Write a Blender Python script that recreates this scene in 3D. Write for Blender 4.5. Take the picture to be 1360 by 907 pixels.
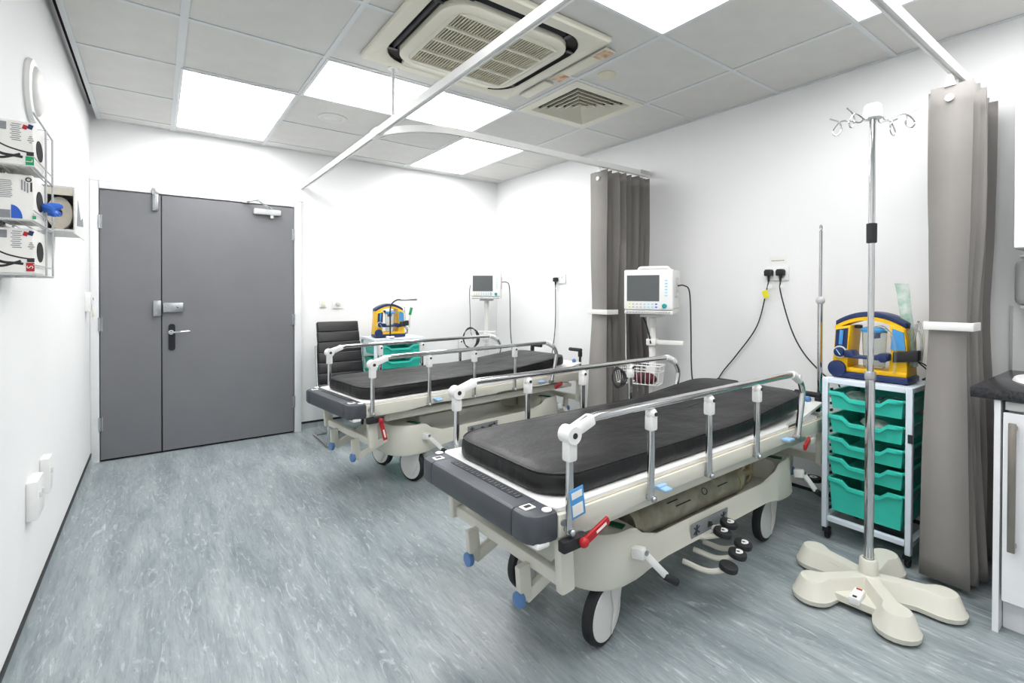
import bpy, bmesh, math, random
from mathutils import Matrix, Vector, Euler
random.seed(7)
for o in list(bpy.data.objects): bpy.data.objects.remove(o, do_unlink=True)
SC = bpy.context.scene
C = SC.collection
R = math.radians
PI = math.pi

# ------------------------------------------------------------------ camera
F, CX, CY, YAW, PITCH, ROLL, HCAM = 660.95, 712.3, 395.85, 0.6518, 0.0091, 0.0033, 1.259
cam = bpy.data.cameras.new('camera'); camo = bpy.data.objects.new('camera', cam); C.objects.link(camo)
fw = Vector((math.sin(YAW), math.cos(YAW), 0)); rt = Vector((math.cos(YAW), -math.sin(YAW), 0)); up = Vector((0, 0, 1))
f2 = fw*math.cos(PITCH) - up*math.sin(PITCH); u2 = up*math.cos(PITCH) + fw*math.sin(PITCH)
r3 = rt*math.cos(ROLL) + u2*math.sin(ROLL); u3 = u2*math.cos(ROLL) - rt*math.sin(ROLL)
camo.matrix_world = Matrix(((r3.x, u3.x, -f2.x, 0), (r3.y, u3.y, -f2.y, 0), (r3.z, u3.z, -f2.z, HCAM), (0, 0, 0, 1)))
cam.sensor_width = 36; cam.sensor_fit = 'HORIZONTAL'; cam.lens = F/1360*36
cam.shift_x = (680-CX)/1360; cam.shift_y = (CY-453.5)/1360; cam.clip_start = .02
SC.camera = camo
# ------------------------------------------------------------------ world, exposure
w = bpy.data.worlds.new('world'); SC.world = w; w.use_nodes = True
w.node_tree.nodes['Background'].inputs[0].default_value = (.8, .88, 1, 1); w.node_tree.nodes['Background'].inputs[1].default_value = .3
SC.view_settings.view_transform = 'Standard'; SC.view_settings.look = 'None'
SC.view_settings.exposure = 0.58; SC.view_settings.gamma = 1; SC.view_settings.use_curve_mapping = False
PANEL = 7.5          # brightness of the ceiling light panels

# ------------------------------------------------------------------ room dimensions
XL, XR, YB, YF, ZC = -.389, 3.168, 4.91, -1.5, 2.538
GX = [XL+.052, .106, .736, 1.366, 1.996, 2.626, XR-.006]
GY = [YB-.004, 4.747, 4.117, 3.487, 2.857, 2.227, 1.597, .967, .337, -.293, -.923, YF+.004]

# ------------------------------------------------------------------ helpers
def lin(h):
    h = h.lstrip('#'); c = [int(h[i:i+2], 16)/255 for i in (0, 2, 4)]
    return tuple(x/12.92 if x <= .04045 else ((x+.055)/1.055)**2.4 for x in c)+(1,)
MATS = {}
def mat(name, col, rough=.5, metal=0, var=0, scale=20, bump=0, bscale=200, trans=0, alpha=1, emit=0, coat=0, ior=1.45, stretch=None, col2=None, spec=None):
    m = bpy.data.materials.new(name); m.use_nodes = True; nt = m.node_tree; b = nt.nodes['Principled BSDF']
    c = lin(col); b.inputs['Base Color'].default_value = c; b.inputs['Roughness'].default_value = rough
    b.inputs['Metallic'].default_value = metal; b.inputs['Transmission Weight'].default_value = trans; b.inputs['Alpha'].default_value = alpha
    b.inputs['IOR'].default_value = ior; b.inputs['Coat Weight'].default_value = coat
    if spec is not None: b.inputs['Specular IOR Level'].default_value = spec
    if emit: b.inputs['Emission Color'].default_value = c; b.inputs['Emission Strength'].default_value = emit
    if var or bump:
        tc = nt.nodes.new('ShaderNodeTexCoord'); mp = nt.nodes.new('ShaderNodeMapping'); nt.links.new(tc.outputs['Object'], mp.inputs[0])
        if stretch: mp.inputs['Scale'].default_value = stretch
    if var:
        n = nt.nodes.new('ShaderNodeTexNoise'); n.inputs['Scale'].default_value = scale; n.inputs['Detail'].default_value = 6; nt.links.new(mp.outputs[0], n.inputs[0])
        r = nt.nodes.new('ShaderNodeValToRGB'); e = r.color_ramp.elements
        k = lin(col2) if col2 else tuple(x*(1-var) for x in c[:3])+(1,)
        e[0].color = k; e[1].color = c; e[0].position = .35; e[1].position = .65
        nt.links.new(n.outputs[0], r.inputs[0]); nt.links.new(r.outputs[0], b.inputs['Base Color'])
    if bump:
        n2 = nt.nodes.new('ShaderNodeTexNoise'); n2.inputs['Scale'].default_value = bscale; n2.inputs['Detail'].default_value = 4; nt.links.new(mp.outputs[0], n2.inputs[0])
        bp = nt.nodes.new('ShaderNodeBump'); bp.inputs['Strength'].default_value = bump; bp.inputs['Distance'].default_value = .01
        nt.links.new(n2.outputs[0], bp.inputs['Height']); nt.links.new(bp.outputs[0], b.inputs['Normal'])
    MATS[name] = m; return m
mat('wall', '#eeeeee', .75, var=.03, scale=1.5, bump=.04, bscale=180)
mat('tile', '#dbdad6', .9, var=.04, scale=8, bump=.08, bscale=300)
mat('grid', '#dcdfe0', .5, var=.03, scale=30)
mat('void', '#121212', .9, var=.2)
mat('skirt', '#1b1c1e', .5, var=.2)
mat('door', '#747578', .27, var=.05, scale=3, bump=.05, bscale=40)
mat('frame_white', '#e6e7e8', .4, var=.03)
mat('steel', '#b9bcbf', .32, 1, var=.15, scale=60)
mat('chrome', '#d4d5d6', .08, 1, var=.05, scale=30)
mat('black_metal', '#26272a', .35, .3, var=.1)
mat('cream', '#dbd9cd', .42, var=.04, scale=5, bump=.02)
mat('cream_dark', '#c3c0b2', .5, var=.05)
mat('white_plastic', '#eeeeec', .4, var=.02)
mat('off_white', '#dfdedb', .45, var=.03)
mat('vinyl', '#0e0e10', .44, var=.12, scale=7, bump=.7, bscale=6, stretch=(1.6, 2.4, 1))
mat('bumper', '#4a4d53', .42, var=.06, scale=12, bump=.05, bscale=300)
mat('bumper_dark', '#2e3035', .5, var=.1)
mat('rubber', '#242528', .6, var=.15)
mat('blue_tip', '#5f86bd', .45, var=.05)
mat('pale_blue', '#9cc3e6', .45, var=.05)
mat('red', '#b32027', .4, var=.08)
mat('print_dark', '#2c2d30', .6, var=.1)
mat('print_grey', '#8c8f93', .6, var=.1, scale=90)
mat('green', '#1f9a63', .5, var=.05)
mat('dark_green', '#0f5a3a', .5, var=.1)
mat('blue', '#2a5fc4', .5, var=.08)
mat('glove_blue', '#3e78dd', .5, var=.15, scale=30)
mat('tank', '#b0aa9a', .45, .1, var=.4, scale=14, bump=.15, bscale=40, col2='#8f8875')
mat('brass', '#b6a887', .4, .5, var=.2)
mat('curtain', '#8f8b88', .85, var=.07, scale=4, bump=.05, bscale=120)
mat('curtain_dark', '#5f5b59', .85, var=.1, scale=5)
mat('teal', '#45d8c4', .3, var=.06, scale=6, trans=.15, ior=1.3)
mat('cart', '#dce6f0', .35, var=.03)
mat('yellow', '#f2bd12', .38, var=.05, scale=8)
mat('navy', '#1d2f5c', .4, var=.1)
mat('sky_blue', '#4e9bd8', .4, var=.08)
mat('clear', '#f2f6f4', .08, trans=.92, ior=1.25)
mat('clear_green', '#e6efe9', .25, var=.35, scale=22, trans=.45, ior=1.2, col2='#a9cbb8')
mat('screen', '#5d6061', .18, var=.03)
mat('teal_knob', '#1f9aa0', .4, var=.05)
mat('light_cyan', '#9fd3ea', .5, var=.05)
mat('yellow_tag', '#e6dd22', .6, var=.05)
mat('maroon', '#5a1f2c', .7, var=.2)
mat('leather', '#1e1e20', .38, var=.15, scale=10, bump=.08, bscale=120)
mat('cupboard', '#f1f2f5', .25, var=.02)
mat('worktop', '#1d1d20', .22, var=.5, scale=140, col2='#3a3a3e')
mat('brushed', '#9a948c', .3, 1, var=.1)
mat('ac', '#e4e0d0', .5, var=.04, scale=6)
mat('ac_slat', '#d8d1b9', .55, var=.06)
mat('ac_slot', '#26221e', .7, var=.2)
mat('rust', '#c98a52', .8, var=.5, scale=18, col2='#e2dccb')
mat('paper', '#eceae6', .7, var=.03, scale=25)
mat('tan', '#c9bda6', .7, var=.1)
mat('gauze', '#e6dfd0', .8, var=.08, scale=40)
mat('grey_plastic', '#c3c5c4', .4, var=.05)
mat('ivory', '#e3dec5', .5, var=.05)
mat('panel_light', '#ffffff', .5, emit=PANEL)
def floor_material():
    m = bpy.data.materials.new('lino'); m.use_nodes = True; nt = m.node_tree; b = nt.nodes['Principled BSDF']; L = nt.links.new; N = nt.nodes.new
    tc = N('ShaderNodeTexCoord')
    def noise(scale, rot, detail, rough, dist):
        mp = N('ShaderNodeMapping'); mp.inputs['Scale'].default_value = scale+(1,); mp.inputs['Rotation'].default_value = (0, 0, R(rot)); L(tc.outputs['Object'], mp.inputs[0])
        n = N('ShaderNodeTexNoise'); n.inputs['Scale'].default_value = 1; n.inputs['Detail'].default_value = detail; n.inputs['Roughness'].default_value = rough; n.inputs['Distortion'].default_value = dist
        L(mp.outputs[0], n.inputs[0]); return n.outputs[0]
    def ramp(src, *stops):
        r = N('ShaderNodeValToRGB'); e = r.color_ramp.elements
        e[0].position, e[0].color = stops[0][0], stops[0][1]; e[1].position, e[1].color = stops[-1][0], stops[-1][1]
        for p, c in stops[1:-1]: q = e.new(p); q.color = c
        L(src, r.inputs[0]); return r.outputs[0]
    def mix(fac, a, c, mode='MIX'):
        x = N('ShaderNodeMix'); x.data_type = 'RGBA'; x.blend_type = mode
        if isinstance(fac, float): x.inputs[0].default_value = fac
        else: L(fac, x.inputs[0])
        L(a, x.inputs[6])
        if isinstance(c, tuple): x.inputs[7].default_value = c
        else: L(c, x.inputs[7])
        return x.outputs[2]
    base = ramp(noise((7, 1.3), 4, 7, .65, .8), (.32, lin('#838d91')), (.5, lin('#9aa3a6')), (.68, lin('#aeb5b7')))
    streak = ramp(noise((75, 7), -3, 6, .7, .6), (.3, lin('#c3cacc')), (.5, lin('#eceeee')), (.7, lin('#ffffff')))
    col = mix(.8, base, streak, 'MULTIPLY')
    k, w0 = (0, 0, 0, 1), (1, 1, 1, 1)
    col = mix(ramp(noise((26, 4.5), 8, 6, .72, 2.4), (.55, k), (.70, (.85, .85, .85, 1))), col, lin('#c6cdcf'))
    col = mix(ramp(noise((30, 4.0), -8, 6, .75, 2.0), (.30, (.75, .75, .75, 1)), (.39, k)), col, lin('#5d696e'))
    L(col, b.inputs['Base Color']); b.inputs['Roughness'].default_value = .34
    MATS['lino'] = m
floor_material()

def addbm(dst, src, M=None):
    if M is not None: bmesh.ops.transform(src, matrix=M, verts=src.verts)
    me = bpy.data.meshes.new('tmp'); src.to_mesh(me); src.free(); dst.from_mesh(me); bpy.data.meshes.remove(me)
class B:
    """collects shapes in one bmesh"""
    def __init__(s): s.bm = bmesh.new()
    def box(s, c, d, bev=0, seg=2, rot=None):
        t = bmesh.new(); bmesh.ops.create_cube(t, size=1); bmesh.ops.scale(t, vec=d, verts=t.verts)
        if bev: bmesh.ops.bevel(t, geom=t.edges[:], offset=min(bev, min(d)*.49), segments=seg, profile=.5, affect='EDGES')
        M = Matrix.Translation(c)
        if rot: M = M @ Euler(rot).to_matrix().to_4x4()
        addbm(s.bm, t, M); return s
    def bar(s, p, q, wdt, hgt, bev=0, upv=(0, 0, 1)):
        p = Vector(p); q = Vector(q); d = q-p; x = d.normalized(); u = Vector(upv)
        y = u.cross(x)
        if y.length < 1e-4: y = Vector((0, 1, 0)).cross(x)
        y.normalize(); z = x.cross(y)
        t = bmesh.new(); bmesh.ops.create_cube(t, size=1); bmesh.ops.scale(t, vec=(d.length, wdt, hgt), verts=t.verts)
        if bev: bmesh.ops.bevel(t, geom=t.edges[:], offset=bev, segments=2, profile=.5, affect='EDGES')
        m = (p+q)/2
        addbm(s.bm, t, Matrix(((x.x, y.x, z.x, m.x), (x.y, y.y, z.y, m.y), (x.z, y.z, z.z, m.z), (0, 0, 0, 1)))); return s
    def cyl(s, p, q, r, r2=None, seg=16, bev=0):
        p = Vector(p); q = Vector(q); d = q-p
        t = bmesh.new(); bmesh.ops.create_cone(t, cap_ends=True, segments=seg, radius1=r, radius2=r if r2 is None else r2, depth=d.length)
        if bev:
            ed = [e for e in t.edges if abs(e.verts[0].co.z-e.verts[1].co.z) < 1e-6]
            bmesh.ops.bevel(t, geom=ed, offset=bev, segments=2, profile=.5, affect='EDGES')
        addbm(s.bm, t, Matrix.Translation((p+q)/2) @ d.to_track_quat('Z', 'Y').to_matrix().to_4x4()); return s
    def ball(s, c, r, sc=(1, 1, 1), seg=16):
        t = bmesh.new(); bmesh.ops.create_uvsphere(t, u_segments=seg, v_segments=seg//2, radius=r); bmesh.ops.scale(t, vec=sc, verts=t.verts)
        addbm(s.bm, t, Matrix.Translation(c)); return s
    def tube(s, pts, r, seg=10, closed=False, cap=True):
        pts = [Vector(p) for p in pts]; n = len(pts); rings = []; prev = None
        rr = r if isinstance(r, (list, tuple)) else [r]*n
        for i, p in enumerate(pts):
            a = pts[(i-1) % n] if (closed or i > 0) else p; b = pts[(i+1) % n] if (closed or i < n-1) else p
            t = (b-a).normalized()
            if prev is None:
                u = t.orthogonal().normalized()
            else:
                u = prev-t*prev.dot(t)
                u = t.orthogonal().normalized() if u.length < 1e-5 else u.normalized()
            prev = u; v = t.cross(u)
            rings.append([s.bm.verts.new(p+(u*math.cos(2*PI*k/seg)+v*math.sin(2*PI*k/seg))*rr[i]) for k in range(seg)])
        m = n if closed else n-1
        for i in range(m):
            A = rings[i]; D = rings[(i+1) % n]
            for k in range(seg): s.bm.faces.new((A[k], A[(k+1) % seg], D[(k+1) % seg], D[k]))
        if cap and not closed:
            s.bm.faces.new(rings[0][::-1]); s.bm.faces.new(rings[-1])
        return s
    def loft(s, rings, cap0=True, cap1=True, closed=True):
        V = [[s.bm.verts.new(p) for p in r] for r in rings]
        n = len(V[0])
        for A, D in zip(V, V[1:]):
            for k in range(n if closed else n-1):
                s.bm.faces.new((A[k], A[(k+1) % n], D[(k+1) % n], D[k]))
        if cap0: s.bm.faces.new(V[0][::-1])
        if cap1: s.bm.faces.new(V[-1])
        return s
    def prism(s, poly, a, b, axis='z', bev=0):
        """poly in the plane across axis: x -> (y,z), y -> (x,z), z -> (x,y)"""
        f = {'x': lambda p, h: (h, p[0], p[1]), 'y': lambda p, h: (p[0], h, p[1]), 'z': lambda p, h: (p[0], p[1], h)}[axis]
        t = bmesh.new(); V = [t.verts.new(f(p, a)) for p in poly]; W = [t.verts.new(f(p, b)) for p in poly]; n = len(V)
        t.faces.new(V[::-1]); t.faces.new(W)
        for k in range(n): t.faces.new((V[k], V[(k+1) % n], W[(k+1) % n], W[k]))
        bmesh.ops.recalc_face_normals(t, faces=t.faces)
        if bev:
            ed = [e for e in t.edges if e.verts[0].index < 0 or True]
            bmesh.ops.bevel(t, geom=[e for e in ed if len(e.link_faces) == 2 and e.calc_face_angle(0) > .6], offset=bev, segments=2, profile=.5, affect='EDGES')
        addbm(s.bm, t); return s
    def lathe(s, prof, M=None, seg=24):
        t = bmesh.new(); rings = []
        for r, z in prof:
            rings.append([t.verts.new((r*math.cos(2*PI*k/seg), r*math.sin(2*PI*k/seg), z)) for k in range(seg)] if r > 1e-6 else [t.verts.new((0, 0, z))])
        for A, D in zip(rings, rings[1:]):
            for k in range(seg):
                if len(A) == 1 and len(D) == 1: continue
                if len(A) == 1: t.faces.new((A[0], D[(k+1) % seg], D[k]))
                elif len(D) == 1: t.faces.new((A[k], A[(k+1) % seg], D[0]))
                else: t.faces.new((A[k], A[(k+1) % seg], D[(k+1) % seg], D[k]))
        bmesh.ops.recalc_face_normals(t, faces=t.faces)
        addbm(s.bm, t, M); return s
    def quad(s, *p):
        s.bm.faces.new([s.bm.verts.new(q) for q in p]); return s
def obj(name, b, m, parent=None, loc=None, rotz=0, smooth=True, recalc=True, ang=38):
    bm = b.bm
    if recalc: bmesh.ops.recalc_face_normals(bm, faces=bm.faces)
    me = bpy.data.meshes.new(name); bm.to_mesh(me); bm.free()
    me.materials.append(MATS[m])
    if smooth:
        me.shade_smooth(); me.set_sharp_from_angle(angle=R(ang))
    o = bpy.data.objects.new(name, me); C.objects.link(o)
    if parent: o.parent = parent
    if loc: o.location = loc
    if rotz: o.rotation_euler.z = rotz
    return o
def tag(o, label, cat, group=None):
    o['label'] = label; o['category'] = cat
    if group: o['group'] = group
    return o
def thing(name, label, cat, loc=(0, 0, 0), rotz=0, group=None):
    o = bpy.data.objects.new(name, None); C.objects.link(o); o.location = loc; o.rotation_euler = (0, 0, rotz); o.empty_display_size = .1
    return tag(o, label, cat, group)
def struct(o): o['kind'] = 'structure'; return o
def copy_tree(o, parent=None):
    c = o.copy(); C.objects.link(c); c.parent = parent
    for ch in o.children: copy_tree(ch, c)
    return c
def rrect(x0, x1, y0, y1, r, z, n=6, zf=None):
    pts = []
    for cx, cy, a in ((x1-r, y1-r, 0), (x0+r, y1-r, 90), (x0+r, y0+r, 180), (x1-r, y0+r, 270)):
        for k in range(n+1):
            t = R(a+90*k/n); x = cx+r*math.cos(t); y = cy+r*math.sin(t); pts.append((x, y, zf(x, y)+z if zf else z))
    return pts
def text_mesh(name, body, size, m, parent, M, depth=.0004):
    cu = bpy.data.curves.new(name, 'FONT'); cu.body = body; cu.size = size; cu.extrude = depth; cu.align_x = 'CENTER'; cu.align_y = 'CENTER'
    t = bpy.data.objects.new('tmp', cu); C.objects.link(t)
    me = bpy.data.meshes.new_from_object(t.evaluated_get(bpy.context.evaluated_depsgraph_get())); bpy.data.objects.remove(t, do_unlink=True)
    me.materials.clear(); me.materials.append(MATS[m]); me.transform(M)
    o = bpy.data.objects.new(name, me); C.objects.link(o); o.parent = parent; return o
def arc(c, r, a0, a1, n, plane='xy', h=0):
    out = []
    for k in range(n+1):
        t = R(a0+(a1-a0)*k/n); u = c[0]+r*math.cos(t); v = c[1]+r*math.sin(t)
        out.append({'xy': (u, v, h), 'xz': (u, h, v), 'yz': (h, u, v)}[plane])
    return out
def smoothpath(pts, n=6):
    """Catmull-Rom through the points"""
    P = [Vector(p) for p in pts]; P = [P[0]*2-P[1]]+P+[P[-1]*2-P[-2]]; out = []
    for i in range(1, len(P)-2):
        for k in range(n):
            t = k/n; a, b, c, d = P[i-1:i+3]
            out.append(.5*((2*b)+(c-a)*t+(2*a-5*b+4*c-d)*t*t+(3*b-a-3*c+d)*t**3))
    out.append(P[-2]); return out

# ================================================================== SETTING
T = .1
struct(obj('floor', B().box(((XL+XR)/2, (YB+YF)/2, -.05), (XR-XL+2*T, YB-YF+2*T, .1)), 'lino', smooth=False))
H = 2.68
struct(obj('wall_left', B().box((XL-T/2, (YB+YF)/2, H/2), (T, YB-YF, H)), 'wall', smooth=False))
struct(obj('wall_right', B().box((XR+T/2, (YB+YF)/2, H/2), (T, YB-YF, H)), 'wall', smooth=False))
struct(obj('wall_back', B().box(((XL+XR)/2, YB+T/2, H/2), (XR-XL+2*T, T, H)), 'wall', smooth=False))
struct(obj('wall_front', B().box(((XL+XR)/2, YF-T/2, H/2), (XR-XL+2*T, T, H)), 'wall', smooth=False))
# skirting: lino turned up the wall with a black capping strip
def skirting(name, p, q, inward):
    p = Vector(p); q = Vector(q); n = Vector(inward); d = (q-p).normalized()
    def prof(poly):
        b = B(); b.loft([[pt+n*u+Vector((0, 0, v)) for u, v in poly] for pt in (p, q)]); return b
    o = struct(obj(name, prof([(0, .06), (.007, .06), (.007, .078), (0, .078)]), 'skirt'))
    obj('coved_edge', prof([(0, 0), (.035, 0), (.018, .006), (.008, .018), (.005, .06), (0, .06)]), 'lino', o)
skirting('baseboard_left', (XL, YF, 0), (XL, YB, 0), (1, 0, 0))
skirting('baseboard_right', (XR, YF, 0), (XR, YB, 0), (-1, 0, 0))
skirting('baseboard_back', (1.045, YB, 0), (XR, YB, 0), (0, -1, 0))
skirting('baseboard_front', (XL, YF, 0), (XR, YF, 0), (0, 1, 0))
# ceiling: dark void slab, bars, tiles
ceil = struct(obj('ceiling', B().box(((XL+XR)/2, (YB+YF)/2, 2.66), (XR-XL, YB-YF, .04)), 'void', smooth=False))
g = B()
for i, x in enumerate(GX):
    wd = .034 if i == 1 else .024
    if i == 0: g.box((x, (YB+YF)/2, ZC+.012), (.024, YB-YF, .024))
    else: g.box((min(x, XR-.012), (YB+YF)/2, ZC+.002), (wd, YB-YF, .004))
for y in GY:
    g.box(((XL+XR)/2+.02, min(max(y, YF+.012), YB-.012), ZC+.002), (XR-XL-.04, .024 if y < 4.8 else .02, .0036))
obj('ceiling_grid', g, 'grid', ceil, smooth=False)
LIGHTS = {(1, 1): (1, 3), (2, 3): (2, 3), (4, 1): (4, 3), (2, 6): (2, 6)}
lit = set()
# (x0,x1,y0,y1) of the panels and the label
panels = [(GX[1], GX[2], GY[3], GY[1], 'bright lay-in light panel set above the grey double door'),
          (GX[2], GX[4], GY[4], GY[3], 'long bright lay-in light panel directly beside the ceiling air conditioner'),
          (GX[4], GX[5], GY[3], GY[1], 'bright lay-in light panel in the ceiling corner above the monitor with coiled black leads'),
          (GX[2], GX[4], GY[7], GY[6], 'bright light panel on the other side of the air conditioner, next to plain tiles'),
          (GX[4], GX[5], GY[9], GY[7], 'bright lay-in light panel beside the curtain track near the wall cupboard'),
          (GX[1], GX[2], GY[9], GY[7], 'bright lay-in light panel between the glove box wall and the blank wall')]
tile_b = {}
def in_panel(x, y): return any(a < x < b and c < y < d for a, b, c, d, _ in panels)
diffcell = (4, 4)
for i in range(len(GX)-1):
    for j in range(len(GY)-1):
        x0, x1, y1, y0 = GX[i], GX[i+1], GY[j], GY[j+1]; cx, cy = (x0+x1)/2, (y0+y1)/2
        if in_panel(cx, cy) or (i, j) == diffcell: continue
        key = (round(x1-x0, 3), round(y1-y0, 3))
        if key not in tile_b:
            o = obj('ceiling_tile', B().box((0, 0, 0), (key[0]-.01, key[1]-.01, .014), .004, 1), 'tile', ceil, (cx, cy, ZC+.012), smooth=False); tile_b[key] = o.data
        else:
            o = bpy.data.objects.new('ceiling_tile', tile_b[key]); C.objects.link(o); o.parent = ceil; o.location = (cx, cy, ZC+.012)
for a, b, c, d, lab in panels:
    t = thing('ceiling_light', lab, 'ceiling light', ((a+b)/2, (c+d)/2, ZC-.002))
    sx, sy = (b-a)/2-.006, (d-c)/2-.006
    f = B()
    for sgn in (-1, 1):
        f.box((sgn*(sx-.008), 0, .012), (.016, 2*sy, .03)); f.box((0, sgn*(sy-.008), .012), (2*sx-.03, .016, .03))
    obj('light_frame', f, 'frame_white', t, smooth=False)
    obj('diffuser', B().box((0, 0, .012), (2*sx-.03, 2*sy-.03, .008)), 'panel_light', t, smooth=False)

# ------------------------------------------------------------------ door
DY = YB
door = struct(thing('door_1', '', '')); del door['label']; del door['category']
XA, XM, XB, ZD = -.336, .031, .982, 2.018
f = B()
f.box((XA-.027, DY-.02, (ZD+.06)/2), (.05, .05, ZD+.06), .004)
f.box((XB+.03, DY-.02, (ZD+.06)/2), (.056, .05, ZD+.06), .004)
f.box(((XA+XB)/2, DY-.02, ZD+.035), (XB-XA, .05, .055), .004)
f.box(((XA+XB)/2+.01, DY-.03, ZD+.068), (XB-XA+.14, .03, .016), .004)
obj('door_frame', f, 'frame_white', door)
obj('threshold_gap', B().box(((XA+XB)/2, DY-.004, ZD/2), (XB-XA, .006, ZD)), 'void', door, smooth=False)
def leaf(x0, x1, hx):
    o = obj('door_leaf', B().box(((x0+x1)/2, DY-.024, ZD/2+.006), (x1-x0-.006, .03, ZD-.016), .003, 1), 'door', door)
    for z in (.28, 1.02, 1.78):
        h = B(); h.cyl((hx, DY-.045, z-.05), (hx, DY-.045, z+.05), .009, seg=10); h.box((hx, DY-.041, z), (.03, .004, .1)); obj('hinge', h, 'steel', o)
    return o
l1 = leaf(XA, XM, XA+.002); l2 = leaf(XM, XB, XB-.002)
yy = DY-.04
b = B(); b.box((-.005, yy-.012, 1.96), (.036, .022, .14), .004); b.box((-.005, yy-.012, 2.04), (.044, .028, .05), .004); b.cyl((-.005, yy-.028, 1.90), (-.005, yy-.028, 2.02), .008, seg=10); b.cyl((-.005, yy-.028, 1.93), (-.005, yy-.05, 1.93), .006, seg=8)
obj('top_bolt', b, 'steel', l1)
obj('lock_keep', B().box((.004, yy-.016, 1.135), (.05, .03, .12), .005), 'steel', l1)
b = B(); b.box((.105, yy-.012, 1.14), (.13, .026, .075), .005); b.box((.08, yy-.03, 1.135), (.02, .012, .008), .002); b.cyl((.13, yy-.02, 1.14), (.13, yy-.034, 1.14), .012, seg=12)
lk = obj('rim_lock', b, 'steel', l2); obj('key_slot', B().box((.13, yy-.036, 1.14), (.016, .004, .006), rot=(0, R(30), 0)), 'print_dark', lk)
b = B(); b.loft([rrect(.073, .117, .80, 1.01, .02, 0)]*1+[rrect(.073, .117, .80, 1.01, .02, .006)])
bmesh.ops.transform(b.bm, matrix=Matrix(((1, 0, 0, 0), (0, 0, -1, yy+.001), (0, 1, 0, 0), (0, 0, 0, 1))), verts=b.bm.verts)
hp = obj('handle_plate', b, 'black_metal', l2)
b = B(); b.tube([(.09, yy, .945), (.09, yy-.045, .945), (.10, yy-.055, .945), (.20, yy-.055, .95), (.21, yy-.05, .95)], .009, 10); b.cyl((.09, yy-.004, .945), (.09, yy-.02, .945), .018)
obj('lever', b, 'chrome', hp)
b = B(); b.box((.765, yy-.024, 1.955), (.21, .042, .05), .01); b.cyl((.80, yy-.03, 1.93), (.80, yy-.03, 1.905), .014)
cl = obj('door_closer', b, 'grey_plastic', l2)
b = B(); b.bar((.795, yy-.03, 1.985), (.68, yy-.13, 2.03), .018, .006); b.bar((.68, yy-.13, 2.033), (.60, yy+.005, 2.03), .018, .006); b.cyl((.68, yy-.13, 2.02), (.68, yy-.13, 2.042), .01, seg=10); b.box((.60, yy-.008, 2.03), (.05, .03, .02))
obj('closer_arm', b, 'steel', cl)

# ------------------------------------------------------------------ air conditioner
ac = thing('air_conditioner', 'square cream ceiling cassette air conditioner with slatted grille', 'air conditioner', (1.338, 2.225, ZC))
def sq(h, r, z, n=6): return rrect(-h, h, -h, h, r, z, n)
b = B(); b.loft([sq(.47, .004, -.001), sq(.47, .004, -.02), sq(.462, .004, -.028), sq(.405, .16, -.03), sq(.398, .157, -.024), sq(.398, .157, -.006)], cap1=False)
obj('fascia', b, 'ac', ac)
b = B(); b.loft([sq(.397, .157, -.026), sq(.392, .155, -.012), sq(.35, .135, -.010), sq(.346, .13, -.014)], cap0=False, cap1=False); obj('outlet_slot', b, 'ac_slot', ac)
for s0 in range(4):      # air vanes, one on each side
    M = Matrix.Rotation(s0*PI/2, 4, 'Z')
    t = B()
    if s0 == 0: t.box((0, .372, -.027), (.54, .046, .004), .001, 1, rot=(R(-6), 0, 0))
    else: t.box((0, .376, -.019), (.50, .022, .003), rot=(R(50), 0, 0))
    for sx in (-1, 1): t.box((sx*.262, .372, -.02), (.02, .045, .014))
    bmesh.ops.transform(t.bm, matrix=M, verts=t.bm.verts); obj('vane', t, 'ac' if s0 == 0 else 'black_metal', ac)
b = B(); b.loft([sq(.345, .13, -.005), sq(.345, .13, -.04), sq(.335, .125, -.048), sq(.30, .09, -.05), sq(.297, .088, -.046), sq(.293, .086, -.05), sq(.275, .004, -.052), sq(.272, .004, -.012)])
cp = obj('grille_panel', b, 'ac', ac)
obj('grille_backing', B().box((0, 0, -.014), (.54, .54, .002)), 'ac_slot', cp)
sl = None
for k in range(34):
    x = -.26+.52*k/33
    if abs(x) < .012: continue
    if sl is None:
        sl = obj('grille_slat', B().box((0, 0, 0), (.0066, .54, .005)), 'ac_slat', cp, (x, 0, -.043), smooth=False)
    else:
        o = bpy.data.objects.new('grille_slat', sl.data); C.objects.link(o); o.parent = cp; o.location = (x, 0, -.043)
for y in (-.27, -.135, 0, .135, .27): obj('crossbar', B().box((0, y, -.046), (.55, .012, .014)), 'ac', cp, smooth=False)
obj('centre_bar', B().box((0, 0, -.046), (.035, .55, .014)), 'ac', cp, smooth=False)
b = B(); b.box((.545, -.16, -.01), (.07, .46, .012), .003)
fp = obj('filler_strip', b, 'ac', ac)
obj('filler_strip', B().box((.545, .25, -.01), (.07, .26, .012), .003), 'ac', ac)
obj('rust_stain', B().box((.545, -.335, -.0168), (.064, .10, .0012)), 'rust', fp)
obj('rust_stain', B().box((.545, .02, -.0168), (.064, .09, .0012)), 'rust', fp)

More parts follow.
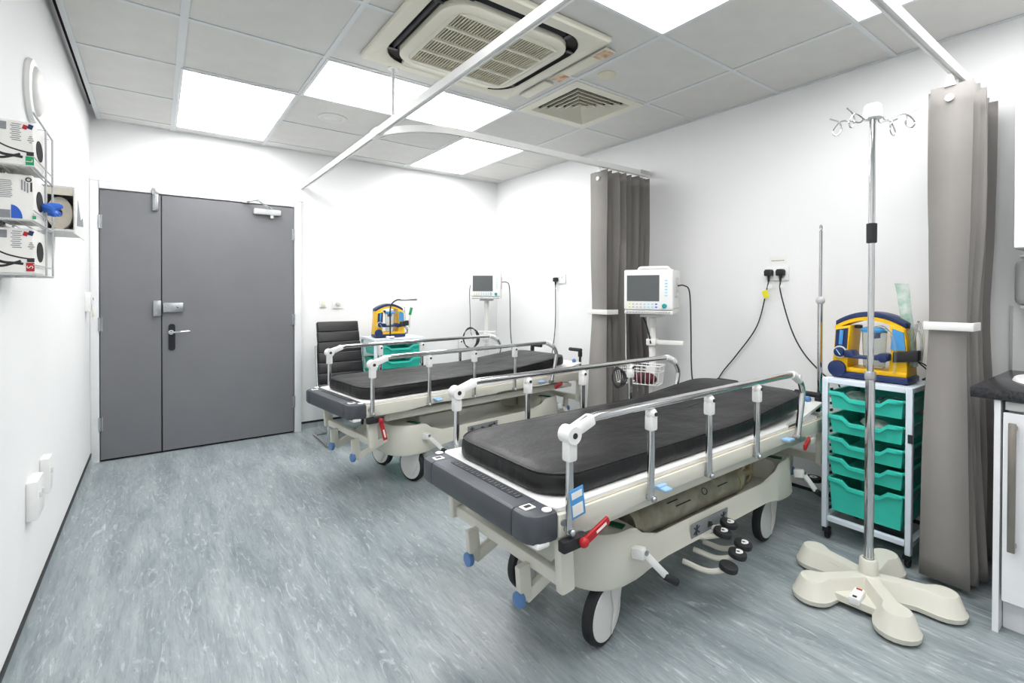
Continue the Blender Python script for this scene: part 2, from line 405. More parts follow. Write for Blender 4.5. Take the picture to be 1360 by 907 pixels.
# ------------------------------------------------------------------ square air diffuser
x0, x1, y0, y1 = GX[4], GX[5], GY[5], GY[4]
df = thing('air_diffuser', 'square louvred cream air diffuser in the ceiling grid', 'air vent', ((x0+x1)/2, (y0+y1)/2, ZC))
b = B(); h = .303
for sgn in (-1, 1):
    b.box((sgn*(h-.03), 0, 0), (.06, 2*h, .01)); b.box((0, sgn*(h-.03), 0), (2*h-.12, .06, .01))
obj('vent_frame', b, 'ac', df, smooth=False)
obj('vent_backing', B().box((0, 0, .03), (.50, .50, .004)), 'void', df)
for k in range(6):
    r0 = .242-.041*k; r1 = r0-.015
    b = B(); q = lambda r, z: [(-r, -r, z), (r, -r, z), (r, r, z), (-r, r, z)]
    b.loft([q(r0, -.004), q(r1, .020), q(r1-.004, .020), q(r0-.004, -.006)], cap0=False, cap1=False); b.loft([q(r0-.004, -.006), q(r0, -.004)], False, False)
    obj('louvre', b, 'ac', df, smooth=False)
# ceiling speaker, smoke detector
o = obj('ceiling_speaker', B().lathe([(0, -.006), (.066, -.007), (.07, -.004), (.09, -.008), (.1, -.004), (.1, 0), (0, 0)], seg=32), 'off_white', None, (1.03, 3.82, ZC+.004)); tag(o, 'small round flush speaker in a tile beside the long light panel', 'speaker')
o = obj('ceiling_plug', B().lathe([(0, -.006), (.05, -.006), (.055, -.003), (.055, 0), (0, 0)], seg=24), 'ivory', None, (2.10, 2.08, ZC+.004)); tag(o, 'small round cream cap stuck on the tile next to the square diffuser', 'cap')

# ------------------------------------------------------------------ curtain tracks
ZT = 2.20
def track(name, pts, label, group=None):
    P = [Vector(p) for p in pts]; b = B(); rings = []
    for i, p in enumerate(P):
        a = P[max(i-1, 0)]; c = P[min(i+1, len(P)-1)]; t = (c-a).normalized(); nn = Vector((0, 0, 1)).cross(t).normalized()
        rings.append([p+nn*u+Vector((0, 0, v)) for u, v in ((-.014, 0), (-.006, 0), (-.006, .008), (.006, .008), (.006, 0), (.014, 0), (.014, .04), (-.014, .04))])
    b.loft(rings); o = obj(name, b, 'white_plastic'); tag(o, label, 'curtain track', group); return o
RX = 1.055
NY = .615
t1 = track('curtain_track', [(RX, 4.905, ZT), (RX, 1.05, ZT)]+arc((RX+.42, NY+.42), .42, 180, 270, 10, 'xy', ZT)[1:]+[(XR-.004, NY, ZT)], 'long white curtain track under the ceiling, running out from the door wall')
t2 = track('branch_track', [(RX+.016, 3.06, ZT)]+arc((RX+.42, 3.06), .405, 180, 270, 10, 'xy', ZT)[1:]+[(XR-.004, 2.655, ZT)], 'white curtain track branching off to carry the curtain behind the monitor with the cuff'); del t2['category']; t2.parent = t1
obj('drop_rod', B().cyl((1.075, 2.76, ZT+.038), (1.075, 2.76, ZC-.001), .009, seg=10).cyl((1.075, 2.76, ZC-.006), (1.075, 2.76, ZC-.001), .03, seg=16), 'white_plastic', t1)
obj('joint_sleeve', B().box((RX, 2.98, ZT+.02), (.036, .10, .05), .003), 'white_plastic', t1)
obj('wall_bracket', B().box((XR-.06, 2.655, ZT+.03), (.11, .04, .03), .004), 'grey_plastic', t2)

# ------------------------------------------------------------------ curtains
def curtain(label, xa, xb, yc, half, zbot, ztop, npl, tie_z, flare, tieflat, seed):
    rnd = random.Random(seed)
    t = thing('privacy_curtain', label, 'curtain', (0, 0, 0))
    zs = [zbot+(ztop-zbot)*k/26 for k in range(27)]
    b = B(); rows = []
    px = [xa+(xb-xa)*(k/npl) for k in range(npl+1)]
    dep = [1]+[(tieflat+(1-tieflat)*(1, .5, .85, .4, .95, .7)[j % 6])*rnd.uniform(.92, 1.08) for j in range(1, npl+2)]
    jit = [(rnd.uniform(-.012, .012), 1 if k == 0 else rnd.uniform(.78, 1.12)) for k in range(len(px))]
    for z in zs:
        q = math.exp(-((z-tie_z)/.32)**2)
        lowf = max(0, (tie_z-z)/tie_z)
        row = []
        for k in range(npl+1):
            for s in ((-1, 1) if k % 2 == 0 else (1, -1)):
                hh = half*(jit[k][1]+(0 if k == 0 else .12*math.sin(z*2.3+k*2.1)*(.4+lowf)))*(1-(.10 if k == 0 else .22)*q+flare*lowf)
                x = px[k]+jit[k][0]*.25+.36*(xb-xa)/npl*(s if k % 2 == 0 else -s)*(0 if (k == 0 and s < 0) else 1) + q*.03*(.5-k/npl) - (.05*lowf*flare*(1-k/npl))
                if s < 0: hh *= dep[(k+1)//2]
                row.append((x+.003*math.sin(z*3+k), yc+s*hh+.006*math.sin(z*2.1+k*1.7), z))
        rows.append(row)
    # first sheet is the flat leading edge, the rest the folded pleats
    lead = [r[:2] for r in rows]; rest = [r[1:] for r in rows]
    bb = B(); bb.loft(lead, False, False, closed=False); lo = obj('leading_edge', bb, 'curtain', t, recalc=False)
    bb = B(); bb.loft(rest, False, False, closed=False); po = obj('pleats', bb, 'curtain', t, recalc=False, ang=60)
    for o in (lo, po):
        md = o.modifiers.new('thickness', 'SOLIDIFY'); md.thickness = .002
    x = xa-.005; zt = ztop-.055
    obj('snap_button', B().cyl((x+.003, yc, zt), (x-.006, yc, zt), .016, seg=18, bev=.002), 'white_plastic', t)
    obj('hook', B().prism([(yc-.02, ztop-.004), (yc+.02, ztop-.004), (yc+.006, ZT-.001), (yc-.006, ZT-.001)], xa-.004, xa+.004, 'x'), 'white_plastic', t)
    for k in range(2, npl+1, 3): obj('hook', B().box((px[k], yc, (ztop+ZT)/2-.003), (.005, .012, ZT-ztop+.004)), 'white_plastic', t)
    hh = half*.93
    obj('tie_strap', B().box((xa-.006, yc, tie_z), (.012, 2*hh+.03, .035), .003).box((xa+.05, yc-hh-.016, tie_z), (.12, .008, .035), .002), 'white_plastic', t)
    return t
curtain('folded grey privacy curtain hanging behind the patient monitor with the maroon cuff', 2.60, 3.09, 2.655, .088, .12, 2.165, 28, 1.125, .25, 0, 3)
curtain('folded grey privacy curtain hanging between teal drawer cart and white kitchen unit', 2.68, 3.12, .622, .072, .03, 2.15, 22, 1.125, .22, .6, 5)

# ================================================================== TROLLEYS
def trolley(label, loc, rot, swivel, redpos, tagged, ivpole, wsh=0):
    t = thing('hospital_trolley', label, 'hospital trolley', loc, rot, 'hospital trolleys')
    # ---- mattress
    def zf(x, y):
        k = max(0, (x-1.12)/.80); return .058*k*k*(3-2*min(k, 1))*.9
    x0, x1, hy = .088, 1.885, .322
    rings = []
    for ins, z in ((.02, 0), (.004, .004), (0, .014), (0, .035), (.002, .058), (.007, .068), (.018, .0745), (.05, .078), (.11, .080), (.18, .081), (.25, .081), (.305, .081)):
        def zz(x, y, z=z):
            return zf(x, y)+ (0 if z < .076 else .0025*math.sin(x*19+y*9)+.002*math.sin(y*31+x*5))
        rr = max(.13-ins*.4, .008); rr = min(rr, hy-ins-.001)
        # straight sides are subdivided so the head end can rise
        base = rrect(x0+ins, x1-ins, -hy+ins, hy-ins, rr, 0, 8)
        pts = []
        for i, p in enumerate(base):
            q = base[(i+1) % len(base)]; pts.append(p)
            m = 22 if i in (8, 26) else (6 if i in (17, 35) else 0)
            for k in range(1, m): pts.append(tuple(a+(c-a)*k/m for a, c in zip(p, q)))
        rings.append([(p[0], p[1], .615+z+zz(p[0], p[1])) for p in pts])
    b = B(); b.loft(rings); mt = obj('mattress', b, 'vinyl', t, ang=60)
    seam = [p for p in rings[5]]
    b = B(); b.tube([Vector(p)+Vector((0, 0, .002)) for p in seam], .0035, 6, closed=True); obj('mattress_piping', b, 'vinyl', mt)
    # ---- deck and frame
    b = B(); b.loft([rrect(.07, 1.6, -.352, .352, .03, .602), rrect(.07, 1.6, -.352, .352, .03, .614)])
    obj('deck', b, 'white_plastic', t)
    b = B(); b.prism([(1.55, .602), (1.8, .612), (2.03, .655), (2.03, .668), (1.8, .625), (1.55, .614)], -.33, .33, 'y'); obj('head_section', b, 'white_plastic', t)
    for s in (-1, 1):
        b = B(); b.prism([(.075, .60), (2.06, .60), (2.06, .540), (1.98, .525), (1.55, .545), (.52, .545), (.34, .53), (.075, .53)], s*.338, s*.366, 'y', .004); sb = obj('side_beam', b, 'cream', t)
        obj('deck_trim', B().box((1.05, s*.354, .6015), (1.84, .006, .003)), 'tan', sb)
        b = B(); b.box((.55, s*.374, .575), (.05, .022, .014), .004); b.box((.55, s*.394, .571), (.042, .032, .01), .004); obj('release_tab', b, 'pale_blue', sb)
        obj('release_tab', B().box((1.50, s*.386, .572), (.055, .04, .012), .004), 'pale_blue', sb)
        b = B(); b.bar((.24, s*.27, .488), (1.92, s*.27, .488), .04, .045, .006); obj('lower_beam', b, 'cream', t)
        # folding legs under each end
        for xe, sg in ((.105, 1), (2.01, -1)):
            b = B(); b.bar((xe+.01*sg, s*.335, .56), (xe+.025*sg, s*.335, .34), .035, .055, .008, upv=(1, 0, 0)); obj('end_bracket', b, 'cream', t)
            b = B(); b.bar((xe-.01*sg, s*.16, .36), (xe-.0*sg, s*.16, .237), .026, .05, .006, upv=(1, 0, 0)); b.bar((xe, s*.16, .245), (xe+.22*sg, s*.16, .335), .024, .045, .006); ea = obj('end_arm', b, 'cream', t)
            obj('blue_cap', B().cyl((xe-.012*sg, s*.16, .247), (xe-.034*sg, s*.16, .247), .027, seg=20, bev=.006), 'blue_tip', ea)
    for xe, sg in ((.135, 1), (2.01, -1)):
        b = B(); b.box((xe, 0, .365), (.035, .66, .045), .01); obj('end_crossbar', b, 'cream', t)
    b = B(); b.box((.2, 0, .5), (.08, .5, .05), .008); b.box((1.9, 0, .5), (.08, .5, .05), .008); obj('cross_member', b, 'cream_dark', t)
    obj('under_pan', B().box((1.08, 0, .548), (1.75, .64, .02), .004), 'cream_dark', t)
    for x in (.62, 1.58):
        b = B(); b.cyl((x, .1, .30), (x, .1, .54), .055, seg=20); b.cyl((x, .1, .30), (x, .1, .42), .07, seg=20); obj('lift_column', b, 'cream_dark', t)
    # ---- foot bumper
    b = B()
    for a0, a1 in ((-.362, -.262), (-.259, .259), (.262, .362)):
        c0 = .05 if a0 < -.3 else .004; c1 = .05 if a1 > .3 else .004
        def ring(z, ins, a0=a0, a1=a1, c0=c0, c1=c1):
            A1 = a1-(ins if c1 > .01 else 0); A0 = a0+(ins if c0 > .01 else 0)
            p = [(.072, A0), (.072, A1)]
            p += [(-.025+ins+c1*(1-math.sin(R(g))), A1-c1*(1-math.cos(R(g)))) for g in (0, 22, 45, 67, 90)]
            p += [(-.025+ins+c0*(1-math.cos(R(g))), A0+c0*(1-math.sin(R(g)))) for g in (0, 22, 45, 67, 90)]
            return [(x, y, z) for x, y in p]
        b.loft([ring(.525, .006), ring(.535, 0), ring(.598, 0), ring(.608, .004), ring(.612, .012)])
    bu = obj('foot_bumper', b, 'bumper', t)
    obj('scale_strip', B().box((.045, 0, .613), (.026, .42, .002)), 'bumper_dark', bu, smooth=False)
    mk = B()
    for k in range(22): mk.box((.045+(.004 if k % 2 else 0), -.2+k*.019, .6143), (.02 if k % 2 == 0 else .012, .003, .0006))
    mk = obj('scale_marks', mk, 'print_grey', bu, smooth=False)
    for s in (-1, 1):
        b = B(); b.box((.018, s*.285, .613), (.04, .035, .004), .002); lt = obj('latch_plate', b, 'white_plastic', bu); obj('latch_mark', B().box((.018, s*.285, .6155), (.022, .014, .0015)), 'print_dark', lt)
        obj('cap', B().cyl((.05, s*.338, .612), (.05, s*.338, .617), .016, seg=18, bev=.002), 'white_plastic', bu)
        b = B(); b.box((.022, s*.325, .522), (.05, .07, .02), .008); obj('corner_guard', b, 'white_plastic', bu)
    # ---- side rails
    
    for s in (-1, 1):
        y = s*.38; sh = .05 if s > 0 else 0; posts = tuple(q+sh for q in (.103, .485, .843, 1.215)); xp0 = posts[0]; xe = 1.535+sh
        path = [(xp0+.042, y, .862), (xp0+.072, y, .872), (xp0+.115, y, .876), (.5, y, .876), (1.0, y, .876), (xe-.1, y, .876), (xe, y, .874)]
        b = B(); b.tube(path, .0145, 14); rail = obj('side_rail', b, 'chrome', t)
        b = B(); b.tube(smoothpath([(xe, y, .874), (xe+.05, y, .861), (xe+.098, y, .832), (xe+.125, y, .79), (xe+.124, y, .75), (xe+.10, y, .66), (xe+.072, y, .555)], 5), .0145, 14); obj('end_tube', b, 'chrome', rail)
        b = B(); b.tube([(xe+.0, y, .8745), (xe+.02, y, .871), (xe+.05, y, .861), (xe+.088, y, .840)], .0195, 12); b.cyl((xe+.06, y-.022, .857), (xe+.06, y+.022, .857), .014, seg=14); obj('elbow', b, 'white_plastic', rail)
        # foot corner joint
        b = B(); b.bar((xp0, y, .842), (xp0+.092, y, .874), .036, .036, .008); b.cyl((xp0, y-.024, .84), (xp0, y+.024, .84), .027, seg=18); b.box((xp0, y, .80), (.036, .036, .08), .008); jn = obj('corner_joint', b, 'white_plastic', rail)
        for s2 in (-1, 1): obj('joint_bolt', B().cyl((xp0, y+s2*.024, .84), (xp0, y+s2*.0262, .84), .009, seg=12), 'print_dark', jn)
        for k, x in enumerate(posts):
            b = B(); b.cyl((x, y, .545), (x, y, .84 if k else .80), .0125, seg=14); po = obj('rail_post', b, 'chrome', rail)
            b = B(); b.cyl((x, y-s*.03, .553), (x, y+s*.016, .553), .011, seg=12); b.ball((x, y+s*.014, .55), .011, seg=10); obj('post_pivot', b, 'steel', rail)
            if k:
                b = B(); b.box((x, y, .815), (.034, .034, .055), .007); b.ball((x, y, .846), .021, seg=14); ck = obj('post_clamp', b, 'white_plastic', rail)
                for s2 in (-1, 1): obj('clamp_bolt', B().cyl((x, y+s2*.019, .846), (x, y+s2*.0225, .846), .007, seg=10), 'print_dark', rail)
        obj('beam_bolt', B().cyl((.09, s*.366, .575), (.09, s*.372, .575), .010, seg=12), 'steel', rail)
        obj('pivot_block', B().box((.115, s*.385, .515), (.10, .03, .035), .005), 'rubber', rail)
        obj('end_pivot', B().cyl((xe+.067, y-s*.03, .562), (xe+.067, y+s*.018, .562), .014, seg=12), 'steel', rail)
        # release levers
        if redpos == 'up': p, q = (.135, s*.41, .518), (.235, s*.415, .562)
        else: p, q = (.14, s*.41, .51), (.165, s*.42, .395)
        b = B(); b.bar(p, q, .012, .026, .004); b.ball(p, .016, seg=12); lv = obj('red_lever', b, 'red', rail)
        pv, qv = Vector(p), Vector(q); a = pv.lerp(qv, .45); c = pv.lerp(qv, .85)
        obj('lever_lettering', B().bar(a+Vector((0, s*.0066, 0)), c+Vector((0, s*.0066, 0)), .001, .008), 'white_plastic', lv)
        p, q = (1.72, s*.39, .535), (1.62, s*.41, .515)
        lv = obj('red_lever', B().bar(p, q, .014, .03, .004), 'red', rail)
        obj('lever_bar', B().bar((1.72, s*.39, .52), (1.86, s*.36, .50), .014, .03, .004), 'cream', rail)
    # ---- base cover with trough
    bx0, bx1, hb = .30, 1.86, .30
    def ring(ins, z, r=.15, zlow=None):
        base = rrect(bx0+ins, bx1-ins, -hb+ins, hb-ins, r, 0, 8); pts = []
        for i, p in enumerate(base):
            q = base[(i+1) % len(base)]; pts.append(p); m = 36 if i in (8, 26) else 0
            for k in range(1, m): pts.append(tuple(a+(c-a)*k/m for a, c in zip(p, q)))
        out = []
        for p in pts:
            e = abs(p[0]-(bx0+bx1)/2); h = 1 if e < .40 else (0 if e > .55 else (.55-e)/.15)
            out.append((p[0], p[1], z+(zlow*h if zlow else 0)))
        return out
    def inner(ins, z):
        base = rrect(bx0+.22+ins, bx1-.22-ins, -hb+.026+ins, hb-.026-ins, .05, 0, 8); pts = []
        for i, p in enumerate(base):
            q = base[(i+1) % len(base)]; pts.append((p[0], p[1], z)); m = 36 if i in (8, 26) else 0
            for k in range(1, m): pts.append(tuple(a+(c-a)*k/m for a, c in zip(p, q))[:2]+(z,))
        return pts
    top = .405
    def lift(pts, dz):
        f = lambda e: 1 if e < .475 else (0 if e > .56 else (.56-e)/.085)
        return [(p[0], p[1], p[2]-dz*f(abs(p[0]-(bx0+bx1)/2))) for p in pts]
    b = B(); b.loft([ring(.03, .215, .13, .03), ring(.008, .217, .14, .03), ring(0, .23, .15, .02), lift(ring(.008, top-.05, .15), .062), lift(ring(.012, top-.015, .145), .065), lift(ring(.022, top, .14), .066), lift(inner(0, top), .066), lift(inner(.006, top-.01), .066), inner(.012, .303)])
    bc = obj('base_cover', b, 'cream', t)
    for s in (-1, 1):
        for x in (.47, 1.70): obj('indicator_strip', B().box((x, s*.21, top+.001), (.035, .10, .006), .002, rot=(0, 0, s*R(-20))), 'dark_green', bc)
        pn = obj('pedal_panel', B().box((.985, s*.2965, .292), (.27, .006, .062), .002, rot=(s*R(-4), 0, 0)), 'print_grey', bc)
        rr_ = (s*R(-4), 0, 0); yi = s*.3002
        for cx in (.885, 1.085):
            ic = B()
            for a in (35, -35): ic.box((cx, yi, .292), (.05, .0012, .006), rot=(rr_[0], R(a), 0))
            ic.box((cx, yi, .292), (.012, .0012, .044), rot=rr_); obj('pedal_icon', ic, 'print_dark', pn, smooth=False)
        ic = B(); ic.box((.985, yi, .282), (.04, .0012, .005), rot=rr_); ic.box((.98, yi, .292), (.03, .0012, .018), rot=(rr_[0], R(20), 0)); obj('pedal_icon', ic, 'print_dark', pn, smooth=False)
        # pedals
        for (xp, yo, zp), kind in (((.965, .365, .282), 1), ((1.03, .355, .296), 1), ((.975, .425, .215), 1), ((1.045, .41, .226), 1), ((.90, .43, .19), 0)):
            pth = smoothpath([(xp-.05, s*.26, zp-.03), (xp-.03, s*(yo-.07), zp-.035), (xp, s*yo, zp-.008)], 4)
            pd = obj('foot_pedal', B().tube(pth, .011, 8), 'cream', t)
            obj('pedal_pad', B().cyl((xp, s*yo, zp-.01), (xp+.002, s*(yo+.004), zp+.012), .036, seg=20, bev=.005), 'rubber', pd)
            if kind: obj('pad_ring', B().lathe([(.007, 0), (.019, 0), (.019, .0015), (.007, .0015), (.007, 0)], Matrix.Translation((xp+.002, s*(yo+.004), zp+.0121)), 20), 'white_plastic', pd)
        # brake levers
        for x, dx in ((.50, .075), (1.78, .06)):
            bl = obj('brake_lever', B().bar((x, s*.29, .325), (x+.012, s*.335, .33), .035, .04, .006).bar((x+.008, s*.33, .335), (x+dx+.02, s*.365, .235), .016, .026, .005), 'white_plastic', t)
            obj('lever_grip', B().cyl((x+dx+.012, s*.362, .238), (x+dx+.06, s*.385, .205), .014, seg=14, bev=.004), 'rubber', bl)
            obj('lever_bolt', B().cyl((x+.012, s*.34, .335), (x+.012, s*.345, .335), .009, seg=10), 'steel', bl)
    # ---- wheels
    wl = ((.46+wsh, -.215), (.46+wsh, .215), (1.66, -.215), (1.66, .215))
    for (x, y), a in zip(wl, swivel):
        M = Matrix.Translation((x, y, 0)) @ Matrix.Rotation(R(a), 4, 'Z')
        def tr(b): bmesh.ops.transform(b.bm, matrix=M, verts=b.bm.verts); return b
        off = -.055; rw = .112
        b = B(); b.lathe([(.06, -.018), (rw-.012, -.021), (rw-.004, -.016), (rw, 0), (rw-.004, .016), (rw-.012, .021), (.06, .018), (.06, -.018)], Matrix.Translation((off, 0, rw)) @ Matrix.Rotation(PI/2, 4, 'X'), 36)
        wh = obj('castor_wheel', tr(b), 'rubber', t)
        b = B()
        for s2 in (-1, 1):
            b.cyl((off, s2*.006, rw), (off, s2*.0235, rw), rw-.014, rw-.02, seg=36)
        obj('hub_cover', tr(b), 'off_white', wh)
        b = B()
        for s2 in (-1, 1): b.prism([(off+.08, rw+.03), (off+.062, rw-.02), (off+.02, .03), (off+.035, rw+.0), (off+.02, rw+.055), (off+.01, .225), (off+.10, .225)], s2*.024, s2*.032, 'y', .002)
        b.box((off+.055, 0, .217), (.09, .062, .03), .006)
        obj('castor_fork', tr(b), 'off_white', wh)
    # ---- head end: push handles, caps, pedal
    for s in (-1, 1):
        zt = .70 if tagged else .77
        hd = obj('push_handle', B().cyl((2.045, s*.30, .59), (2.045, s*.30, zt), .011, seg=12).box((2.045, s*.30, zt-.035), (.03, .03, .05), .006), 'rubber', t)
        obj('handle_grip', B().cyl((2.045, s*.315, zt), (2.045, s*.175, zt), .0155, seg=14, bev=.005), 'rubber', hd)
        kn = obj('corner_knob', B().cyl((2.01, s*.26, .60), (2.01, s*.26, .668), .012, seg=12).ball((2.01, s*.26, .676), .018, seg=12), 'blue_tip', t)
    obj('head_plate', B().box((2.045, 0, .60), (.07, .66, .02), .006), 'white_plastic', t)
    for s in (-1, 1):
        hp = obj('head_pedal', B().bar((1.84, s*.2, .26), (2.06, s*.26, .215), .02, .02, .004), 'cream', t)
        obj('pedal_pad', B().cyl((2.08, s*.265, .205), (2.08, s*.265, .228), .045, seg=22, bev=.006), 'rubber', hp)
        obj('pad_ring', B().lathe([(.008, 0), (.02, 0), (.02, .0015), (.008, .0015), (.008, 0)], Matrix.Translation((2.08, s*.265, .228)), 20), 'white_plastic', hp)
    if ivpole:
        ix, iy = 2.085, -.292
        ip = obj('drip_pole', B().cyl((ix, iy, .56), (ix, iy, 1.225), .0135, seg=14).cyl((ix, iy, 1.22), (ix, iy, 1.615), .0085, seg=12), 'chrome', t)
        obj('pole_ball', B().ball((ix, iy, 1.225), .024, seg=18), 'grey_plastic', ip)
        b = B(); b.tube(arc((ix, 1.632), .014, -90, 200, 12, 'xz', iy), .004, 8); obj('pole_hook', b, 'steel', ip)
    if tagged:
        x, y = .105, -.392
        tg = obj('luggage_tag', B().box((x+.02, y, .635), (.055, .003, .09), .001, rot=(0, R(-8), 0)), 'sky_blue', t)
        obj('tag_paper', B().box((x+.02, y-.002, .615), (.042, .001, .035), rot=(0, R(-8), 0)), 'paper', tg)
        obj('tag_paper', B().box((x+.015, y-.002, .66), (.042, .001, .02), rot=(0, R(-8), 0)), 'paper', tg)
    return t
trolley('hospital trolley with black mattress holding a grey gas cylinder in its base', (.865, 1.492, 0), R(1.4), (12, 8, 5, 5), 'up', True, True)
trolley('hospital trolley with black mattress and empty base, in front of the black chair', (.855, 3.255, 0), R(6.8), (-78, -80, 10, 10), 'down', False, False, .045)

# gas cylinder in the near trolley
gc = thing('gas_cylinder', 'weathered grey gas cylinder lying in the base of a trolley', 'gas cylinder', (.865, 1.492, 0), R(1.4))
M = Matrix.Translation((.56, -.195, .37)) @ Matrix.Rotation(PI/2, 4, 'Y')
obj('cylinder_body', B().lathe([(0, .012), (.045, .008), (.058, 0), (.062, .015), (.062, .03), (.0655, .034), (.0655, .05), (.062, .055), (.062, .76), (.055, .80), (.035, .835), (.022, .85), (.022, .87), (0, .87)], M, 32), 'tank', gc)
obj('neck_ring', B().lathe([(.06, .74), (.066, .74), (.066, .765), (.06, .765)], M, 32), 'brass', gc)
b = B(); b.cyl((1.43, -.20, .372), (1.50, -.20, .372), .018); b.tube(arc((1.455, .372), .05, 0, 360, 24, 'xz', -.20)[:-1], .008, 8, closed=True); b.box((1.49, -.20, .40), (.03, .03, .05), .005)
obj('valve', b, 'brass', gc)
cy_, cz_ = -.195, .37
obj('stencil_ring', B().tube([Vector((1.02+.018*math.cos(t*PI/6), cy_-.0628*math.cos(.55+.22*math.sin(t*PI/6)), cz_+.0628*math.sin(.55+.22*math.sin(t*PI/6)))) for t in range(12)], .0018, 6, closed=True), 'print_dark', gc)
for x, a, ln in ((.80, .75, .07), (.86, .4, .10), (1.16, .5, .08)): obj('stencil_line', B().box((x, cy_-.0625*math.cos(a), cz_+.0625*math.sin(a)), (ln, .002, .005), rot=(-a, 0, 0)), 'print_dark', gc)

# ================================================================== DRIP STAND
iv = thing('drip_stand', 'tall chrome drip stand on a heavy cream star base', 'drip stand', (2.36, .80, 0))
# base: five arms
arms = [R(4+72*k) for k in range(5)]
def star(scale_r, z, armw, footr, reach):
    pts = []
    for k, a in enumerate(arms):
        u = Vector((math.cos(a), math.sin(a))); v = Vector((-u.y, u.x))
        am = a-R(36); um = Vector((math.cos(am), math.sin(am)))
        pts.append(um*(armw*1.55)); pts.append(u*(armw*1.6+.03)-v*armw); pts.append(u*(reach-footr*1.15)-v*armw)
        for g in range(-110, 111, 20):
            d = u*math.cos(R(g))+v*math.sin(R(g)); pts.append(u*reach+d*footr)
        pts.append(u*(reach-footr*1.15)+v*armw); pts.append(u*(armw*1.6+.03)+v*armw)
    return [(p.x, p.y, z) for p in pts]
b = B(); b.loft([star(1, .012, .044, .074, .245), star(1, .03, .046, .077, .245), star(1, .034, .043, .073, .245), star(1, .088, .029, .052, .245), star(1, .096, .024, .046, .245)], cap0=True, cap1=True)
sb = obj('stand_base', b, 'cream', iv, ang=30)
for a in arms: obj('castor', B().cyl((.245*math.cos(a), .245*math.sin(a), .0), (.245*math.cos(a), .245*math.sin(a), .014), .055, seg=20), 'rubber', sb)
a = arms[3]-R(0); am = (arms[2]+arms[3])/2
u = Vector((math.cos(am), math.sin(am), 0)); v = Vector((-u.y, u.x, 0))
b = B(); pl = [u*.06+v*.06, u*.14+v*.11, u*.175+v*.09, u*.175-v*.09, u*.14-v*.11, u*.06-v*.06]
b.loft([[(p.x, p.y, .025) for p in pl], [(p.x, p.y, .052) for p in pl]]); obj('web_plate', b, 'cream', sb)
b = B(); p = u*.155; b.bar((u*.105+Vector((0, 0, .06))), (u*.185+Vector((0, 0, .052))), .04, .03, .006); bs = obj('brake_switch', b, 'white_plastic', sb)
obj('switch_mark', B().bar(u*.17+Vector((0, 0, .070)), u*.18+Vector((0, 0, .069)), .014, .002), 'print_dark', bs); obj('switch_mark', B().bar(u*.115+Vector((0, 0, .0755)), u*.122+Vector((0, 0, .075)), .02, .002), 'red', bs)
u4 = Vector((math.cos(arms[1]), math.sin(arms[1]), 0)); v4 = Vector((-u4.y, u4.x, 0)); c = u4*.13+v4*.0315
obj('rating_label', B().bar(c-u4*.025+Vector((0, 0, .06)), c+u4*.025+Vector((0, 0, .06)), .002, .03), 'print_grey', sb)
obj('collar', B().lathe([(.05, .085), (.036, .10), (.033, .155), (.029, .16), (.02, .16), (.02, .1)], seg=24), 'cream', iv)
obj('outer_tube', B().cyl((0, 0, .11), (0, 0, .925), .0175, seg=20), 'chrome', iv)
obj('tube_lock', B().lathe([(.0175, .905), (.021, .908), (.021, .935), (.0185, .94), (.0125, .94)], seg=20), 'steel', iv)
obj('inner_rod', B().cyl((0, 0, .92), (0, 0, 2.01), .0118, seg=18), 'chrome', iv)
obj('grip', B().lathe([(.0118, 1.472), (.019, 1.475), (.0195, 1.553), (.0118, 1.556)], seg=18), 'rubber', iv)
hd = obj('hook_hub', B().lathe([(0, 1.988), (.034, 1.988), (.036, 1.994), (.031, 2.038), (.027, 2.044), (0, 2.045)], seg=24), 'white_plastic', iv)
for k in range(4):
    a = R((-15, -62, 118, 165)[k]); u = Vector((math.cos(a), math.sin(a), 0))
    P = [u*r_+Vector((0, 0, z_+.026)) for r_, z_ in ((.03, 1.972), (.045, 1.952), (.085, 1.964), (.115, 1.964), (.142, 1.928), (.132, 1.908), (.112, 1.926), (.118, 1.962), (.155, 1.982))]
    obj('hook', B().tube(smoothpath(P, 5), .003, 8), 'chrome', hd)

